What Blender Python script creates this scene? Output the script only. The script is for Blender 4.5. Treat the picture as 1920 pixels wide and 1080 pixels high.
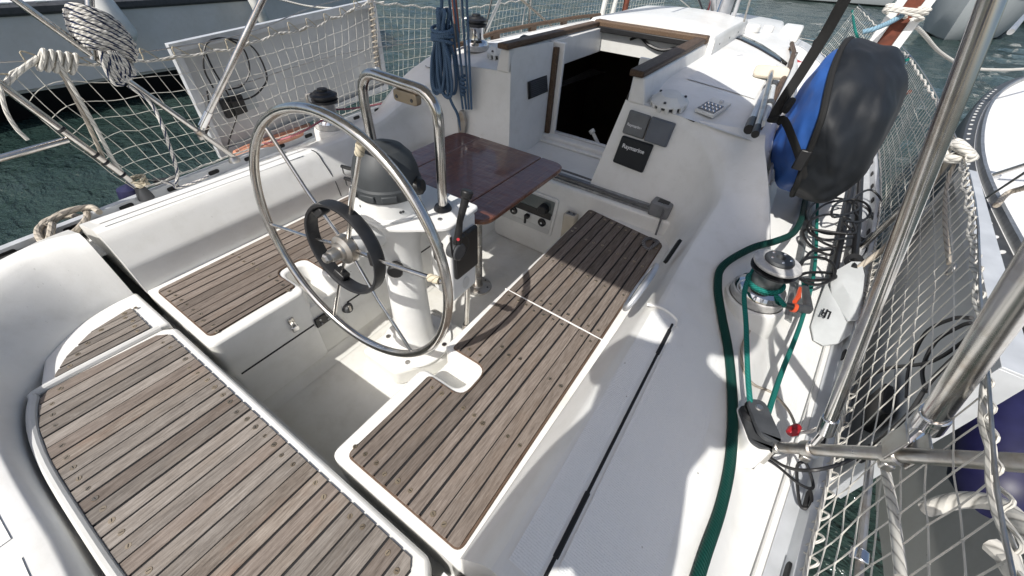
import bpy, bmesh, math, random
from mathutils import Vector, Matrix, noise
random.seed(7)
scene = bpy.context.scene
for o in list(bpy.data.objects): bpy.data.objects.remove(o)
C = scene.collection
V = Vector
R_ = math.radians

# ------------------------------------------------------------------ camera
F_PX, VX, VY, TILT = 725.0, 1600.0, -75.0, 4.0       # calibrated on the teak seams (1920 x 1080 photo)
CAM = V((1.018, 0.0, 1.15))                          # x starboard, y towards the bow, z = 0 at the bench tops
def _basis():
    Y = V((VX-960, -(VY-540), -F_PX)).normalized()
    p2 = V((VX-960+1000*math.cos(R_(TILT)), -(VY-540)-1000*math.sin(R_(TILT)), -F_PX))
    Z = p2.cross(Y).normalized()
    if Z.y < 0: Z = -Z
    X = Y.cross(Z)
    return Matrix((X, Y, Z))
RM = _basis()
cam = bpy.data.cameras.new('camera'); cam_o = bpy.data.objects.new('camera', cam); C.objects.link(cam_o)
cam_o.matrix_world = Matrix.Translation(CAM) @ RM.to_4x4()
cam.sensor_fit = 'HORIZONTAL'; cam.sensor_width = 36.0; cam.lens = 36.0*F_PX/1920.0
cam.clip_start = 0.02; cam.clip_end = 3000
scene.camera = cam_o

# ------------------------------------------------------------------ sky, sun, exposure
SUN_EL = 47.6
w = bpy.data.worlds.new('World'); scene.world = w; w.use_nodes = True
nt = w.node_tree
sky = nt.nodes.new('ShaderNodeTexSky'); sky.sky_type = 'NISHITA'; sky.sun_disc = False
sky.sun_elevation = R_(SUN_EL); sky.sun_rotation = R_(184); sky.air_density = 1.0; sky.dust_density = 3.0; sky.ozone_density = 0.7
bg = nt.nodes['Background']; bg.inputs[1].default_value = 0.115
nt.links.new(sky.outputs[0], bg.inputs[0])
sl = bpy.data.lights.new('sun', 'SUN'); sl.energy = 4.3; sl.angle = R_(0.55); sl.color = (1.0, 0.97, 0.92)
so = bpy.data.objects.new('sun', sl); C.objects.link(so)
so.rotation_euler = (R_(90-SUN_EL), 0, R_(-4))
scene.view_settings.view_transform = 'Standard'; scene.view_settings.look = 'None'
scene.view_settings.gamma = 1.0; scene.view_settings.exposure = 0.15
scene.render.resolution_x = 1024; scene.render.resolution_y = 576

# ------------------------------------------------------------------ pixel helpers: a pixel is a direction, the plane it is met with gives the distance
def ray(px, py): return RM @ V((px-960, -(py-540), -F_PX))
def PZ(px, py, z): d = ray(px, py); return CAM + d*((z-CAM.z)/d.z)
def PX(px, py, x): d = ray(px, py); return CAM + d*((x-CAM.x)/d.x)
def PY(px, py, y): d = ray(px, py); return CAM + d*((y-CAM.y)/d.y)
def lerp(a, b, t): return a+(b-a)*t
def interp(x, tab):
    if x <= tab[0][0]: return tab[0][1]
    for (a, b), (c, d) in zip(tab, tab[1:]):
        if x <= c:
            t = (x-a)/(c-a); return b+(d-b)*t
    return tab[-1][1]
def sinterp(x, tab):
    if x <= tab[0][0]: return tab[0][1]
    for (a, b), (c, d) in zip(tab, tab[1:]):
        if x <= c:
            t = (x-a)/(c-a); t = t*t*(3-2*t); return b+(d-b)*t
    return tab[-1][1]

# ------------------------------------------------------------------ materials
MATS = {}
def nodes(name):
    m = bpy.data.materials.new(name); m.use_nodes = True
    return m, m.node_tree, m.node_tree.nodes['Principled BSDF']
def ramp(nt, fac, stops):
    r = nt.nodes.new('ShaderNodeValToRGB'); cr = r.color_ramp
    while len(cr.elements) < len(stops): cr.elements.new(0.5)
    for e, (p, c) in zip(cr.elements, stops):
        e.position = p; e.color = tuple(c)+(1,) if len(c) == 3 else c
    nt.links.new(fac, r.inputs[0]); return r.outputs[0]
def noisetex(nt, scale, detail=4, rough=0.55, vec=None, stretch=None, coord='Object'):
    n = nt.nodes.new('ShaderNodeTexNoise'); n.inputs['Scale'].default_value = scale
    n.inputs['Detail'].default_value = detail; n.inputs['Roughness'].default_value = rough
    if vec is None:
        tc = nt.nodes.new('ShaderNodeTexCoord'); vec = tc.outputs[coord]
    if stretch:
        mp = nt.nodes.new('ShaderNodeMapping'); mp.inputs['Scale'].default_value = stretch
        nt.links.new(vec, mp.inputs[0]); vec = mp.outputs[0]
    nt.links.new(vec, n.inputs['Vector']); return n.outputs[0]
def mixc(nt, fac, a, b, mode='MIX'):
    m = nt.nodes.new('ShaderNodeMix'); m.data_type = 'RGBA'; m.blend_type = mode
    for s, k in ((fac, 0), (a, 6), (b, 7)):
        if hasattr(s, 'is_linked') or hasattr(s, 'links'): nt.links.new(s, m.inputs[k])
        else: m.inputs[k].default_value = s if k == 0 else tuple(s)+(1,)
    return m.outputs[2]
def bump(nt, bsdf, height, strength=0.3, dist=0.01):
    b = nt.nodes.new('ShaderNodeBump'); b.inputs['Strength'].default_value = strength; b.inputs['Distance'].default_value = dist
    nt.links.new(height, b.inputs['Height']); nt.links.new(b.outputs[0], bsdf.inputs['Normal']); return b
def simple(name, col, rough=0.5, metal=0.0, var=0.12, vscale=6, bs=None, bstr=0.15, bdist=0.003, spec=0.5, coat=0, rvar=0.1, coat_rough=0.1):
    m, nt, p = nodes(name)
    n = noisetex(nt, vscale, 5)
    dark = [c*(1-var) for c in col]; lite = [min(1, c*(1+var*0.6)) for c in col]
    nt.links.new(ramp(nt, n, [(0.3, dark), (0.7, lite)]), p.inputs['Base Color'])
    rr = nt.nodes.new('ShaderNodeMapRange'); nt.links.new(n, rr.inputs[0])
    rr.inputs[3].default_value = max(0.02, rough-rvar); rr.inputs[4].default_value = min(1, rough+rvar)
    nt.links.new(rr.outputs[0], p.inputs['Roughness'])
    p.inputs['Metallic'].default_value = metal; p.inputs['Specular IOR Level'].default_value = spec
    if coat: p.inputs['Coat Weight'].default_value = coat; p.inputs['Coat Roughness'].default_value = coat_rough
    if bs: bump(nt, p, noisetex(nt, bs, 3), bstr, bdist)
    MATS[name] = m; return m

# white gelcoat: faint yellowing, grime in large patches, small specks, orange peel
def gelcoat(name, col=(0.80, 0.795, 0.77), grime=(0.62, 0.605, 0.55), amount=0.6, rough=0.27, skid=False, speck=True):
    m, nt, p = nodes(name)
    tc = nt.nodes.new('ShaderNodeTexCoord'); g = nt.nodes.new('ShaderNodeNewGeometry')
    pos = g.outputs['Position']
    n1 = noisetex(nt, 2.3, 6, 0.62, vec=pos); n2 = noisetex(nt, 14, 5, 0.6, vec=pos)
    f1 = ramp(nt, n1, [(0.42, (0, 0, 0)), (0.78, (amount,)*3)])
    c = mixc(nt, f1, col, grime)
    f2 = ramp(nt, n2, [(0.5, (0, 0, 0)), (0.85, (amount*0.6,)*3)])
    c = mixc(nt, f2, c, [v*0.9 for v in grime])
    st = noisetex(nt, 9, 3, 0.6, vec=pos, stretch=(6, 1.0, 1.2))
    c = mixc(nt, ramp(nt, st, [(0.62, (0, 0, 0)), (0.9, (amount*0.45,)*3)]), c, (0.60, 0.585, 0.53))
    if speck:
        vo = nt.nodes.new('ShaderNodeTexVoronoi'); vo.inputs['Scale'].default_value = 16
        nt.links.new(pos, vo.inputs['Vector'])
        rnd = noisetex(nt, 5, 2, vec=pos)
        sp = ramp(nt, vo.outputs['Distance'], [(0.0, (1, 1, 1)), (0.028, (1, 1, 1)), (0.045, (0, 0, 0))])
        gate = ramp(nt, rnd, [(0.56, (0, 0, 0)), (0.6, (1, 1, 1))])
        mm = nt.nodes.new('ShaderNodeMath'); mm.operation = 'MULTIPLY'; nt.links.new(sp, mm.inputs[0]); nt.links.new(gate, mm.inputs[1])
        c = mixc(nt, mm.outputs[0], c, (0.30, 0.27, 0.22))
    nt.links.new(c, p.inputs['Base Color'])
    rr = nt.nodes.new('ShaderNodeMapRange'); nt.links.new(n2, rr.inputs[0]); rr.inputs[3].default_value = rough-0.06; rr.inputs[4].default_value = rough+0.18
    nt.links.new(rr.outputs[0], p.inputs['Roughness'])
    p.inputs['Specular IOR Level'].default_value = 0.5
    # hairline scuffs
    sf = noisetex(nt, 26, 2, 0.5, vec=pos, stretch=(0.6, 6.0, 3.0)); sg = noisetex(nt, 3.1, 2, vec=pos)
    mm2 = nt.nodes.new('ShaderNodeMath'); mm2.operation = 'MULTIPLY'; nt.links.new(ramp(nt, sf, [(0.70, (0, 0, 0)), (0.74, (1, 1, 1))]), mm2.inputs[0]); nt.links.new(ramp(nt, sg, [(0.55, (0, 0, 0)), (0.7, (0.5,)*3)]), mm2.inputs[1])
    nt.links.new(mixc(nt, mm2.outputs[0], c, (0.42, 0.41, 0.38)), p.inputs['Base Color'])
    if skid:
        ck = nt.nodes.new('ShaderNodeTexVoronoi'); ck.feature = 'F1'; ck.inputs['Scale'].default_value = 190; ck.inputs['Randomness'].default_value = 0.25
        nt.links.new(pos, ck.inputs['Vector']); bump(nt, p, ck.outputs['Distance'], 0.55, 0.0022)
        p.inputs['Roughness'].default_value = 0.6
    else:
        bump(nt, p, noisetex(nt, 120, 2, vec=pos), 0.10, 0.002)
    MATS[name] = m; return m
gelcoat('gel'); gelcoat('gel_skid', (0.79, 0.79, 0.775), (0.68, 0.67, 0.63), 0.35, 0.55, True)
gelcoat('gel_sole', (0.74, 0.735, 0.70), (0.52, 0.495, 0.42), 0.7, 0.42)
gelcoat('gel_grey', (0.40, 0.43, 0.44), (0.33, 0.36, 0.36), 0.5, 0.4)
gelcoat('gel_dull', (0.62, 0.62, 0.60), (0.5, 0.49, 0.44), 0.6, 0.5)

def teak(name, lo, mid, hi, brown, rough=0.75):
    m, nt, p = nodes(name)
    g = nt.nodes.new('ShaderNodeNewGeometry'); oi = nt.nodes.new('ShaderNodeObjectInfo')
    add = nt.nodes.new('ShaderNodeVectorMath'); add.operation = 'MULTIPLY_ADD'
    nt.links.new(oi.outputs['Random'], add.inputs[0]); add.inputs[1].default_value = (37, 53, 19); nt.links.new(g.outputs['Position'], add.inputs[2])
    vec = add.outputs[0]
    grain = noisetex(nt, 6.0, 10, 0.74, vec=vec, stretch=(30, 2.2, 30))
    cloud = noisetex(nt, 5.5, 4, 0.6, vec=vec, stretch=(2.2, 0.8, 1))
    c = ramp(nt, grain, [(0.33, lo), (0.5, mid), (0.68, hi)])
    pr = nt.nodes.new('ShaderNodeMapRange'); nt.links.new(oi.outputs['Random'], pr.inputs[0]); pr.inputs[3].default_value = 0.72; pr.inputs[4].default_value = 1.22
    c2 = nt.nodes.new('ShaderNodeVectorMath'); c2.operation = 'SCALE'; nt.links.new(c, c2.inputs[0]); nt.links.new(pr.outputs[0], c2.inputs['Scale'])
    c = mixc(nt, ramp(nt, cloud, [(0.50, (0, 0, 0)), (0.78, (0.5, 0.5, 0.5))]), c2.outputs[0], brown)
    # fine pores
    pores = noisetex(nt, 60, 2, 0.5, vec=vec, stretch=(16, 0.9, 16))
    c = mixc(nt, ramp(nt, pores, [(0.60, (0, 0, 0)), (0.74, (0.45,)*3)]), c, [v*0.45 for v in lo])
    # pale salt scuffs
    sc = noisetex(nt, 22, 3, 0.6, vec=vec, stretch=(1.5, 0.7, 1))
    c = mixc(nt, ramp(nt, sc, [(0.66, (0, 0, 0)), (0.82, (0.4,)*3)]), c, (0.42, 0.39, 0.35))
    nt.links.new(c, p.inputs['Base Color']); p.inputs['Roughness'].default_value = rough; p.inputs['Specular IOR Level'].default_value = 0.25
    bump(nt, p, grain, 0.55, 0.0016)
    MATS[name] = m; return m
teak('teak', (0.105, 0.085, 0.071), (0.185, 0.153, 0.130), (0.265, 0.228, 0.200), (0.185, 0.135, 0.100))
teak('teak_pale', (0.115, 0.100, 0.087), (0.215, 0.190, 0.167), (0.315, 0.287, 0.258), (0.215, 0.172, 0.135))
teak('teak_worn', (0.105, 0.085, 0.070), (0.22, 0.185, 0.155), (0.33, 0.29, 0.25), (0.20, 0.085, 0.036))
teak('teak_brown', (0.10, 0.056, 0.032), (0.19, 0.110, 0.064), (0.27, 0.18, 0.12), (0.14, 0.065, 0.030))
teak('teak_trim', (0.08, 0.050, 0.034), (0.14, 0.092, 0.064), (0.19, 0.135, 0.10), (0.12, 0.07, 0.045))
teak('rail_wood', (0.045, 0.030, 0.020), (0.10, 0.066, 0.043), (0.16, 0.11, 0.075), (0.075, 0.045, 0.026), 0.55)

def mahogany():
    m, nt, p = nodes('mahogany')
    g = nt.nodes.new('ShaderNodeNewGeometry')
    gr = noisetex(nt, 5, 8, 0.65, vec=g.outputs['Position'], stretch=(24, 2.0, 20))
    cl = noisetex(nt, 6, 4, 0.6, vec=g.outputs['Position'])
    c = ramp(nt, gr, [(0.28, (0.075, 0.022, 0.011)), (0.55, (0.175, 0.062, 0.029)), (0.78, (0.31, 0.135, 0.058))])
    c = mixc(nt, ramp(nt, cl, [(0.4, (0, 0, 0)), (0.75, (0.6,)*3)]), c, (0.11, 0.036, 0.020))
    nt.links.new(c, p.inputs['Base Color']); p.inputs['Roughness'].default_value = 0.32; p.inputs['Specular IOR Level'].default_value = 0.55
    p.inputs['Coat Weight'].default_value = 0.8; p.inputs['Coat Roughness'].default_value = 0.09
    w1 = noisetex(nt, 9, 3, 0.5, vec=g.outputs['Position'], stretch=(1.0, 2.6, 1)); bump(nt, p, w1, 0.6, 0.016)
    MATS['mahogany'] = m
mahogany()

def stainless(name, col=(0.60, 0.585, 0.56), rough=0.16, stain=0.5):
    m, nt, p = nodes(name)
    g = nt.nodes.new('ShaderNodeNewGeometry')
    n = noisetex(nt, 18, 5, 0.65, vec=g.outputs['Position']); n2 = noisetex(nt, 4, 4, 0.6, vec=g.outputs['Position'])
    c = mixc(nt, ramp(nt, n, [(0.46, (0, 0, 0)), (0.72, (stain,)*3)]), col, (0.30, 0.235, 0.17))
    nt.links.new(c, p.inputs['Base Color']); p.inputs['Metallic'].default_value = 1
    rr = nt.nodes.new('ShaderNodeMapRange'); nt.links.new(n2, rr.inputs[0]); rr.inputs[1].default_value = 0.3; rr.inputs[2].default_value = 0.75
    rr.inputs[3].default_value = rough*0.7; rr.inputs[4].default_value = rough*1.9
    nt.links.new(rr.outputs[0], p.inputs['Roughness']); MATS[name] = m
stainless('steel'); stainless('steel_dull', (0.50, 0.49, 0.47), 0.30, 0.75); stainless('chrome', (0.72, 0.72, 0.72), 0.10, 0.15)
stainless('alu', (0.66, 0.67, 0.69), 0.42, 0.12); stainless('bronze', (0.42, 0.35, 0.26), 0.4, 0.5)

def rope(name, col, dark=None, pitch=0.035, strands=3, fleck=None, fleck_len=0.06, rough=0.85):
    m, nt, p = nodes(name)
    uv = nt.nodes.new('ShaderNodeUVMap'); sp = nt.nodes.new('ShaderNodeSeparateXYZ'); nt.links.new(uv.outputs[0], sp.inputs[0])
    a = nt.nodes.new('ShaderNodeMath'); a.operation = 'MULTIPLY_ADD'; nt.links.new(sp.outputs[1], a.inputs[0]); a.inputs[1].default_value = 1.0/pitch
    b = nt.nodes.new('ShaderNodeMath'); b.operation = 'MULTIPLY'; nt.links.new(sp.outputs[0], b.inputs[0]); b.inputs[1].default_value = strands
    nt.links.new(b.outputs[0], a.inputs[2])
    fr = nt.nodes.new('ShaderNodeMath'); fr.operation = 'PINGPONG'; nt.links.new(a.outputs[0], fr.inputs[0]); fr.inputs[1].default_value = 0.5
    dark = dark or [c*0.42 for c in col]  # default groove tone: shade between the strands put into the colour
    c = ramp(nt, fr.outputs[0], [(0.0, dark), (0.16, col), (0.5, [min(1, v*1.08) for v in col])])
    n = noisetex(nt, 9, 4, 0.6)
    c = mixc(nt, ramp(nt, n, [(0.45, (0, 0, 0)), (0.8, (0.5,)*3)]), c, [v*0.62 for v in col])
    if fleck:
        d = nt.nodes.new('ShaderNodeMath'); d.operation = 'MULTIPLY_ADD'; nt.links.new(sp.outputs[1], d.inputs[0]); d.inputs[1].default_value = -1.0/fleck_len
        e = nt.nodes.new('ShaderNodeMath'); e.operation = 'MULTIPLY'; nt.links.new(sp.outputs[0], e.inputs[0]); e.inputs[1].default_value = 2.0
        nt.links.new(e.outputs[0], d.inputs[2])
        f = nt.nodes.new('ShaderNodeMath'); f.operation = 'FRACT'; nt.links.new(d.outputs[0], f.inputs[0])
        c = mixc(nt, ramp(nt, f.outputs[0], [(0.0, (1, 1, 1)), (0.26, (1, 1, 1)), (0.30, (0, 0, 0))]), c, fleck)
    nt.links.new(c, p.inputs['Base Color']); p.inputs['Roughness'].default_value = rough; p.inputs['Specular IOR Level'].default_value = 0.15
    bump(nt, p, fr.outputs[0], 0.8, 0.004); MATS[name] = m
rope('rope_white', (0.62, 0.60, 0.55)); rope('rope_tan', (0.46, 0.41, 0.34), pitch=0.055); rope('rope_fleck', (0.64, 0.62, 0.58), fleck=(0.02, 0.03, 0.07), pitch=0.02)
rope('rope_blue', (0.115, 0.185, 0.285), pitch=0.012, strands=4); rope('rope_teal', (0.018, 0.185, 0.155), pitch=0.011, strands=4)
rope('rope_red', (0.50, 0.10, 0.11), pitch=0.02); rope('rope_grey', (0.11, 0.11, 0.115), (0.4, 0.4, 0.4), pitch=0.010, strands=4)
rope('rope_cream', (0.56, 0.50, 0.38), pitch=0.02); rope('hose_green', (0.006, 0.050, 0.040), (0.003, 0.03, 0.024), pitch=0.008, strands=8, rough=0.55)
rope('rope_lightblue', (0.20, 0.33, 0.42), pitch=0.02); rope('rope_pink', (0.44, 0.17, 0.19), pitch=0.015)

simple('net_white', (0.62, 0.60, 0.54), 0.9, var=0.25, vscale=5)
simple('caulk', (0.008, 0.008, 0.009), 0.7, var=0.3)
simple('black', (0.012, 0.012, 0.013), 0.45, var=0.3, vscale=14)
simple('black_gloss', (0.008, 0.008, 0.009), 0.15, var=0.2)
simple('black_matte', (0.010, 0.010, 0.010), 0.85, var=0.3, bs=60, bstr=0.4)
simple('rubber', (0.014, 0.015, 0.018), 0.5, var=0.35, vscale=20, bs=40, bstr=0.3)
simple('canopy_grey', (0.045, 0.050, 0.054), 0.55, var=0.22, vscale=12, bs=200, bstr=0.1)
simple('cover_grey', (0.15, 0.155, 0.157), 0.7, var=0.22, vscale=14, bs=150, bstr=0.15)
simple('cover_blue', (0.115, 0.128, 0.148), 0.6, var=0.18, vscale=10, bs=150, bstr=0.12)
simple('cover_black', (0.014, 0.016, 0.018), 0.75, var=0.25, vscale=14, bs=150, bstr=0.15)
simple('dark_grey', (0.055, 0.058, 0.062), 0.5, var=0.3, vscale=22, bs=60, bstr=0.2)
simple('grey_plastic', (0.20, 0.205, 0.21), 0.5, var=0.25, vscale=20)
simple('white_plastic', (0.72, 0.72, 0.69), 0.4, var=0.12, vscale=10)
simple('cream_plastic', (0.58, 0.52, 0.42), 0.5, var=0.15, vscale=10)
simple('paint_white', (0.78, 0.78, 0.76), 0.32, var=0.09, vscale=8)
simple('blade_white', (0.58, 0.60, 0.60), 0.4, var=0.12, vscale=8)
simple('orange', (0.62, 0.085, 0.03), 0.4, var=0.15); simple('red', (0.40, 0.012, 0.02), 0.45, var=0.25)
simple('panel_back', (0.52, 0.53, 0.53), 0.45, var=0.14, vscale=3, bs=8, bstr=0.2, bdist=0.01)
simple('panel_dark', (0.01, 0.012, 0.03), 0.12, var=0.3)
simple('canvas_black', (0.011, 0.0135, 0.017), 0.6, var=0.35, vscale=7, bs=9, bstr=0.35, bdist=0.006, spec=0.4)
simple('canvas_blue', (0.030, 0.105, 0.36), 0.55, var=0.2, vscale=6, bs=7, bstr=0.3, bdist=0.005, spec=0.35)
simple('bimini_canvas', (0.45, 0.44, 0.42), 0.9, var=0.1)
simple('navy', (0.010, 0.010, 0.050), 0.5, var=0.35, vscale=16)
simple('fender_white', (0.62, 0.62, 0.58), 0.5, var=0.25, vscale=10)
simple('letter_white', (0.68, 0.68, 0.68), 0.6, var=0.05)
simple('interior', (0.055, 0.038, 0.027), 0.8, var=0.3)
simple('salmon', (0.62, 0.30, 0.20), 0.5, var=0.12)
simple('track_alu', (0.36, 0.37, 0.38), 0.45, 0.75, var=0.3, vscale=25)
simple('frame_alu', (0.58, 0.60, 0.62), 0.42, 0.25, var=0.12, vscale=14)
simple('rust_brown', (0.13, 0.035, 0.018), 0.8, var=0.45, vscale=22, bs=40, bstr=0.3)
simple('winch_grey', (0.30, 0.30, 0.30), 0.42, 0.85, var=0.3, vscale=30)
simple('winch_skirt', (0.55, 0.54, 0.52), 0.5, 0.2, var=0.25, vscale=40)
simple('lcd', (0.10, 0.12, 0.12), 0.2, var=0.1)
simple('led', (0.55, 0.56, 0.58), 0.25, var=0.3, vscale=60)
simple('skin', (0.42, 0.25, 0.18), 0.5, var=0.1); simple('shirt', (0.12, 0.14, 0.2), 0.8, var=0.2); simple('trousers', (0.05, 0.055, 0.07), 0.85, var=0.2)
def glassy(name, col, alpha_rough=0.08, trans=0.85):
    m, nt, p = nodes(name); p.inputs['Base Color'].default_value = tuple(col)+(1,); p.inputs['Roughness'].default_value = alpha_rough
    p.inputs['Transmission Weight'].default_value = trans; p.inputs['IOR'].default_value = 1.2; MATS[name] = m
glassy('smoked', (0.35, 0.36, 0.36), 0.12, 0.8)
def water():
    m, nt, p = nodes('water')
    g = nt.nodes.new('ShaderNodeNewGeometry'); pos = g.outputs['Position']
    n1 = noisetex(nt, 3.4, 4, 0.58, vec=pos, stretch=(1.0, 1.7, 1)); n2 = noisetex(nt, 11, 3, 0.55, vec=pos, stretch=(1.1, 1.8, 1)); n3 = noisetex(nt, 0.7, 3, 0.5, vec=pos)
    a = nt.nodes.new('ShaderNodeMath'); a.operation = 'MULTIPLY_ADD'; nt.links.new(n2, a.inputs[0]); a.inputs[1].default_value = 0.32; nt.links.new(n1, a.inputs[2])
    b = nt.nodes.new('ShaderNodeMath'); b.operation = 'MULTIPLY_ADD'; nt.links.new(n3, b.inputs[0]); b.inputs[1].default_value = 1.2; nt.links.new(a.outputs[0], b.inputs[2])
    c = ramp(nt, n3, [(0.3, (0.014, 0.030, 0.027)), (0.7, (0.034, 0.056, 0.050))])
    nt.links.new(c, p.inputs['Base Color']); p.inputs['Roughness'].default_value = 0.05; p.inputs['IOR'].default_value = 1.40
    bump(nt, p, a.outputs[0], 0.9, 0.13); MATS['water'] = m
water()

# ------------------------------------------------------------------ mesh builder
def catmull(pts, n=6, closed=False):
    P = [V(p) for p in pts]; out = []; L = len(P)
    if L < 3: return [P[0].lerp(P[-1], i/n) for i in range(n+1)]
    for i in range(L if closed else L-1):
        p0 = P[(i-1) % L] if closed or i > 0 else P[0]*2-P[1]
        p1 = P[i]; p2 = P[(i+1) % L]
        p3 = P[(i+2) % L] if closed or i+2 < L else P[-1]*2-P[-2]
        for k in range(n):
            t = k/n
            out.append(0.5*((2*p1)+(p2-p0)*t+(2*p0-5*p1+4*p2-p3)*t*t+(3*p1-p0-3*p2+p3)*t**3))
    if not closed: out.append(P[-1].copy())
    return out
class MB:
    def __init__(s): s.v = []; s.f = []; s.uv = []
    def add(s, vs, fs, uvs=None):
        o = len(s.v); s.v += [V(q) for q in vs]
        for i, f in enumerate(fs):
            s.f.append([k+o for k in f]); s.uv.append(uvs[i] if uvs else None)
        return s
    def tube(s, pts, r, n=8, closed=False, caps=True, flat=1.0, upv=None):
        P = [V(p) for p in pts]; L = len(P)
        if L < 2: return s
        tan = []
        for i in range(L):
            a = P[(i-1) % L] if closed or i > 0 else P[0]; b = P[(i+1) % L] if closed or i < L-1 else P[-1]
            t = b-a; tan.append(t.normalized() if t.length > 1e-9 else V((0, 0, 1)))
        up = V(upv) if upv else (V((0, 0, 1)) if abs(tan[0].z) < 0.9 else V((1, 0, 0)))
        u = tan[0].cross(up).normalized(); vs = []; d = 0.0; ds = []
        for i in range(L):
            if i: d += (P[i]-P[i-1]).length
            ds.append(d)
            u = (u-tan[i]*u.dot(tan[i])).normalized(); wv = tan[i].cross(u)
            rr = r[i] if isinstance(r, (list, tuple)) else r
            for k in range(n):
                a = 2*math.pi*k/n
                vs.append(P[i]+u*(math.cos(a)*rr)+wv*(math.sin(a)*rr*flat))
        fs = []; uvs = []
        for i in range(L if closed else L-1):
            j = (i+1) % L; d0 = ds[i]; d1 = ds[j] if j > i else d+(P[0]-P[-1]).length
            for k in range(n):
                k2 = (k+1) % n
                fs.append((i*n+k, i*n+k2, j*n+k2, j*n+k)); uvs.append(((k/n, d0), ((k+1)/n, d0), ((k+1)/n, d1), (k/n, d1)))
        if caps and not closed:
            fs.append(tuple(range(n-1, -1, -1))); uvs.append(None); fs.append(tuple((L-1)*n+k for k in range(n))); uvs.append(None)
        return s.add(vs, fs, uvs)
    def cyl(s, a, b, r, n=16, r2=None): return s.tube([a, b], [r, r if r2 is None else r2], n)
    def box(s, c, d, M=None):
        x, y, z = d[0]/2, d[1]/2, d[2]/2; c = V(c)
        vs = [V(q) for q in ((-x, -y, -z), (x, -y, -z), (x, y, -z), (-x, y, -z), (-x, -y, z), (x, -y, z), (x, y, z), (-x, y, z))]
        if M: vs = [M @ q for q in vs]
        return s.add([q+c for q in vs], [(0, 3, 2, 1), (4, 5, 6, 7), (0, 1, 5, 4), (1, 2, 6, 5), (2, 3, 7, 6), (3, 0, 4, 7)])
    def bb(s, x0, x1, y0, y1, z0, z1): return s.box(((x0+x1)/2, (y0+y1)/2, (z0+z1)/2), (x1-x0, y1-y0, z1-z0))
    def prism(s, poly, z0, z1, M=None):
        n = len(poly); vs = [V((p[0], p[1], z0)) for p in poly]+[V((p[0], p[1], z1)) for p in poly]
        if M: vs = [M @ q for q in vs]
        return s.add(vs, [tuple(range(n-1, -1, -1)), tuple(range(n, 2*n))]+[(i, (i+1) % n, n+(i+1) % n, n+i) for i in range(n)])
    def lathe(s, prof, n=24, M=None, c=(0, 0, 0), a0=0, a1=2*math.pi):
        full = abs(a1-a0-2*math.pi) < 1e-6; m = n if full else n+1; vs = []
        for r, z in prof:
            for k in range(m):
                a = a0+(a1-a0)*k/n; vs.append(V((r*math.cos(a), r*math.sin(a), z)))
        if M: vs = [M @ q for q in vs]
        vs = [q+V(c) for q in vs]; fs = []
        for i in range(len(prof)-1):
            for k in range(n):
                k2 = (k+1) % m; fs.append((i*m+k, i*m+k2, (i+1)*m+k2, (i+1)*m+k))
        return s.add(vs, fs)
    def grid(s, rows, closed=False):
        m = len(rows[0]); vs = [q for r in rows for q in r]; fs = []
        for i in range(len(rows)-1):
            for k in range(m if closed else m-1):
                k2 = (k+1) % m; fs.append((i*m+k, i*m+k2, (i+1)*m+k2, (i+1)*m+k))
        return s.add(vs, fs)
    def build(s, name, mat, parent=None, smooth=True, ang=35, bevel=0, seg=2, loc=None, solid=0, sub=0):
        if parent is not None: base = wloc(parent)
        else: base = V(loc) if loc is not None else V((0, 0, 0))
        me = bpy.data.meshes.new(name); me.from_pydata([tuple(q-base) for q in s.v], [], s.f)
        if any(s.uv):
            ul = me.uv_layers.new(name='UVMap'); k = 0
            for f, u in zip(s.f, s.uv):
                for i in range(len(f)):
                    if u: ul.data[k].uv = u[i]
                    k += 1
        bm = bmesh.new(); bm.from_mesh(me); bmesh.ops.recalc_face_normals(bm, faces=bm.faces[:]); bm.to_mesh(me); bm.free()
        if smooth:
            for p in me.polygons: p.use_smooth = True
            me.set_sharp_from_angle(angle=R_(ang))
        me.materials.append(MATS[mat])
        o = bpy.data.objects.new(name, me); C.objects.link(o)
        if parent is not None: o.parent = parent
        else: o.location = base
        if solid:
            md = o.modifiers.new('solid', 'SOLIDIFY'); md.thickness = solid; md.offset = -1
        if bevel:
            md = o.modifiers.new('bevel', 'BEVEL'); md.width = bevel; md.segments = seg; md.limit_method = 'ANGLE'; md.angle_limit = R_(40)
        if sub:
            md = o.modifiers.new('sub', 'SUBSURF'); md.levels = sub; md.render_levels = sub
        return o
def wloc(o):
    p = V(o.location)
    while o.parent: o = o.parent; p += o.location
    return p
def tag(o, label=None, cat=None, group=None, kind=None):
    if label: o['label'] = label
    if cat: o['category'] = cat
    if group: o['group'] = group
    if kind: o['kind'] = kind
    return o
def thing(name, label, cat, loc=(0, 0, 0), group=None):
    o = bpy.data.objects.new(name, None); C.objects.link(o); o.location = loc; o.empty_display_size = 0.05
    return tag(o, label, cat, group)
def roundpoly(pts, r, n=5):
    out = []; L = len(pts)
    for i in range(L):
        p = V(pts[i]+(0,) if len(pts[i]) == 2 else pts[i]); a = V(tuple(pts[i-1])[:2]+(0,)); b = V(tuple(pts[(i+1) % L])[:2]+(0,))
        rr = r[i] if isinstance(r, (list, tuple)) else r
        if rr <= 0: out.append((p.x, p.y)); continue
        p1 = p+(a-p).normalized()*rr; p2 = p+(b-p).normalized()*rr
        for k in range(n+1):
            t = k/n; q = p1*(1-t)**2+p*2*t*(1-t)+p2*t*t; out.append((q.x, q.y))
    return out
def frame(z, x=None):
    z = V(z).normalized(); x = V(x) if x is not None else (V((1, 0, 0)) if abs(z.x) < 0.9 else V((0, 1, 0)))
    x = (x-z*x.dot(z)).normalized(); y = z.cross(x)
    return Matrix((x, y, z)).transposed()
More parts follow.
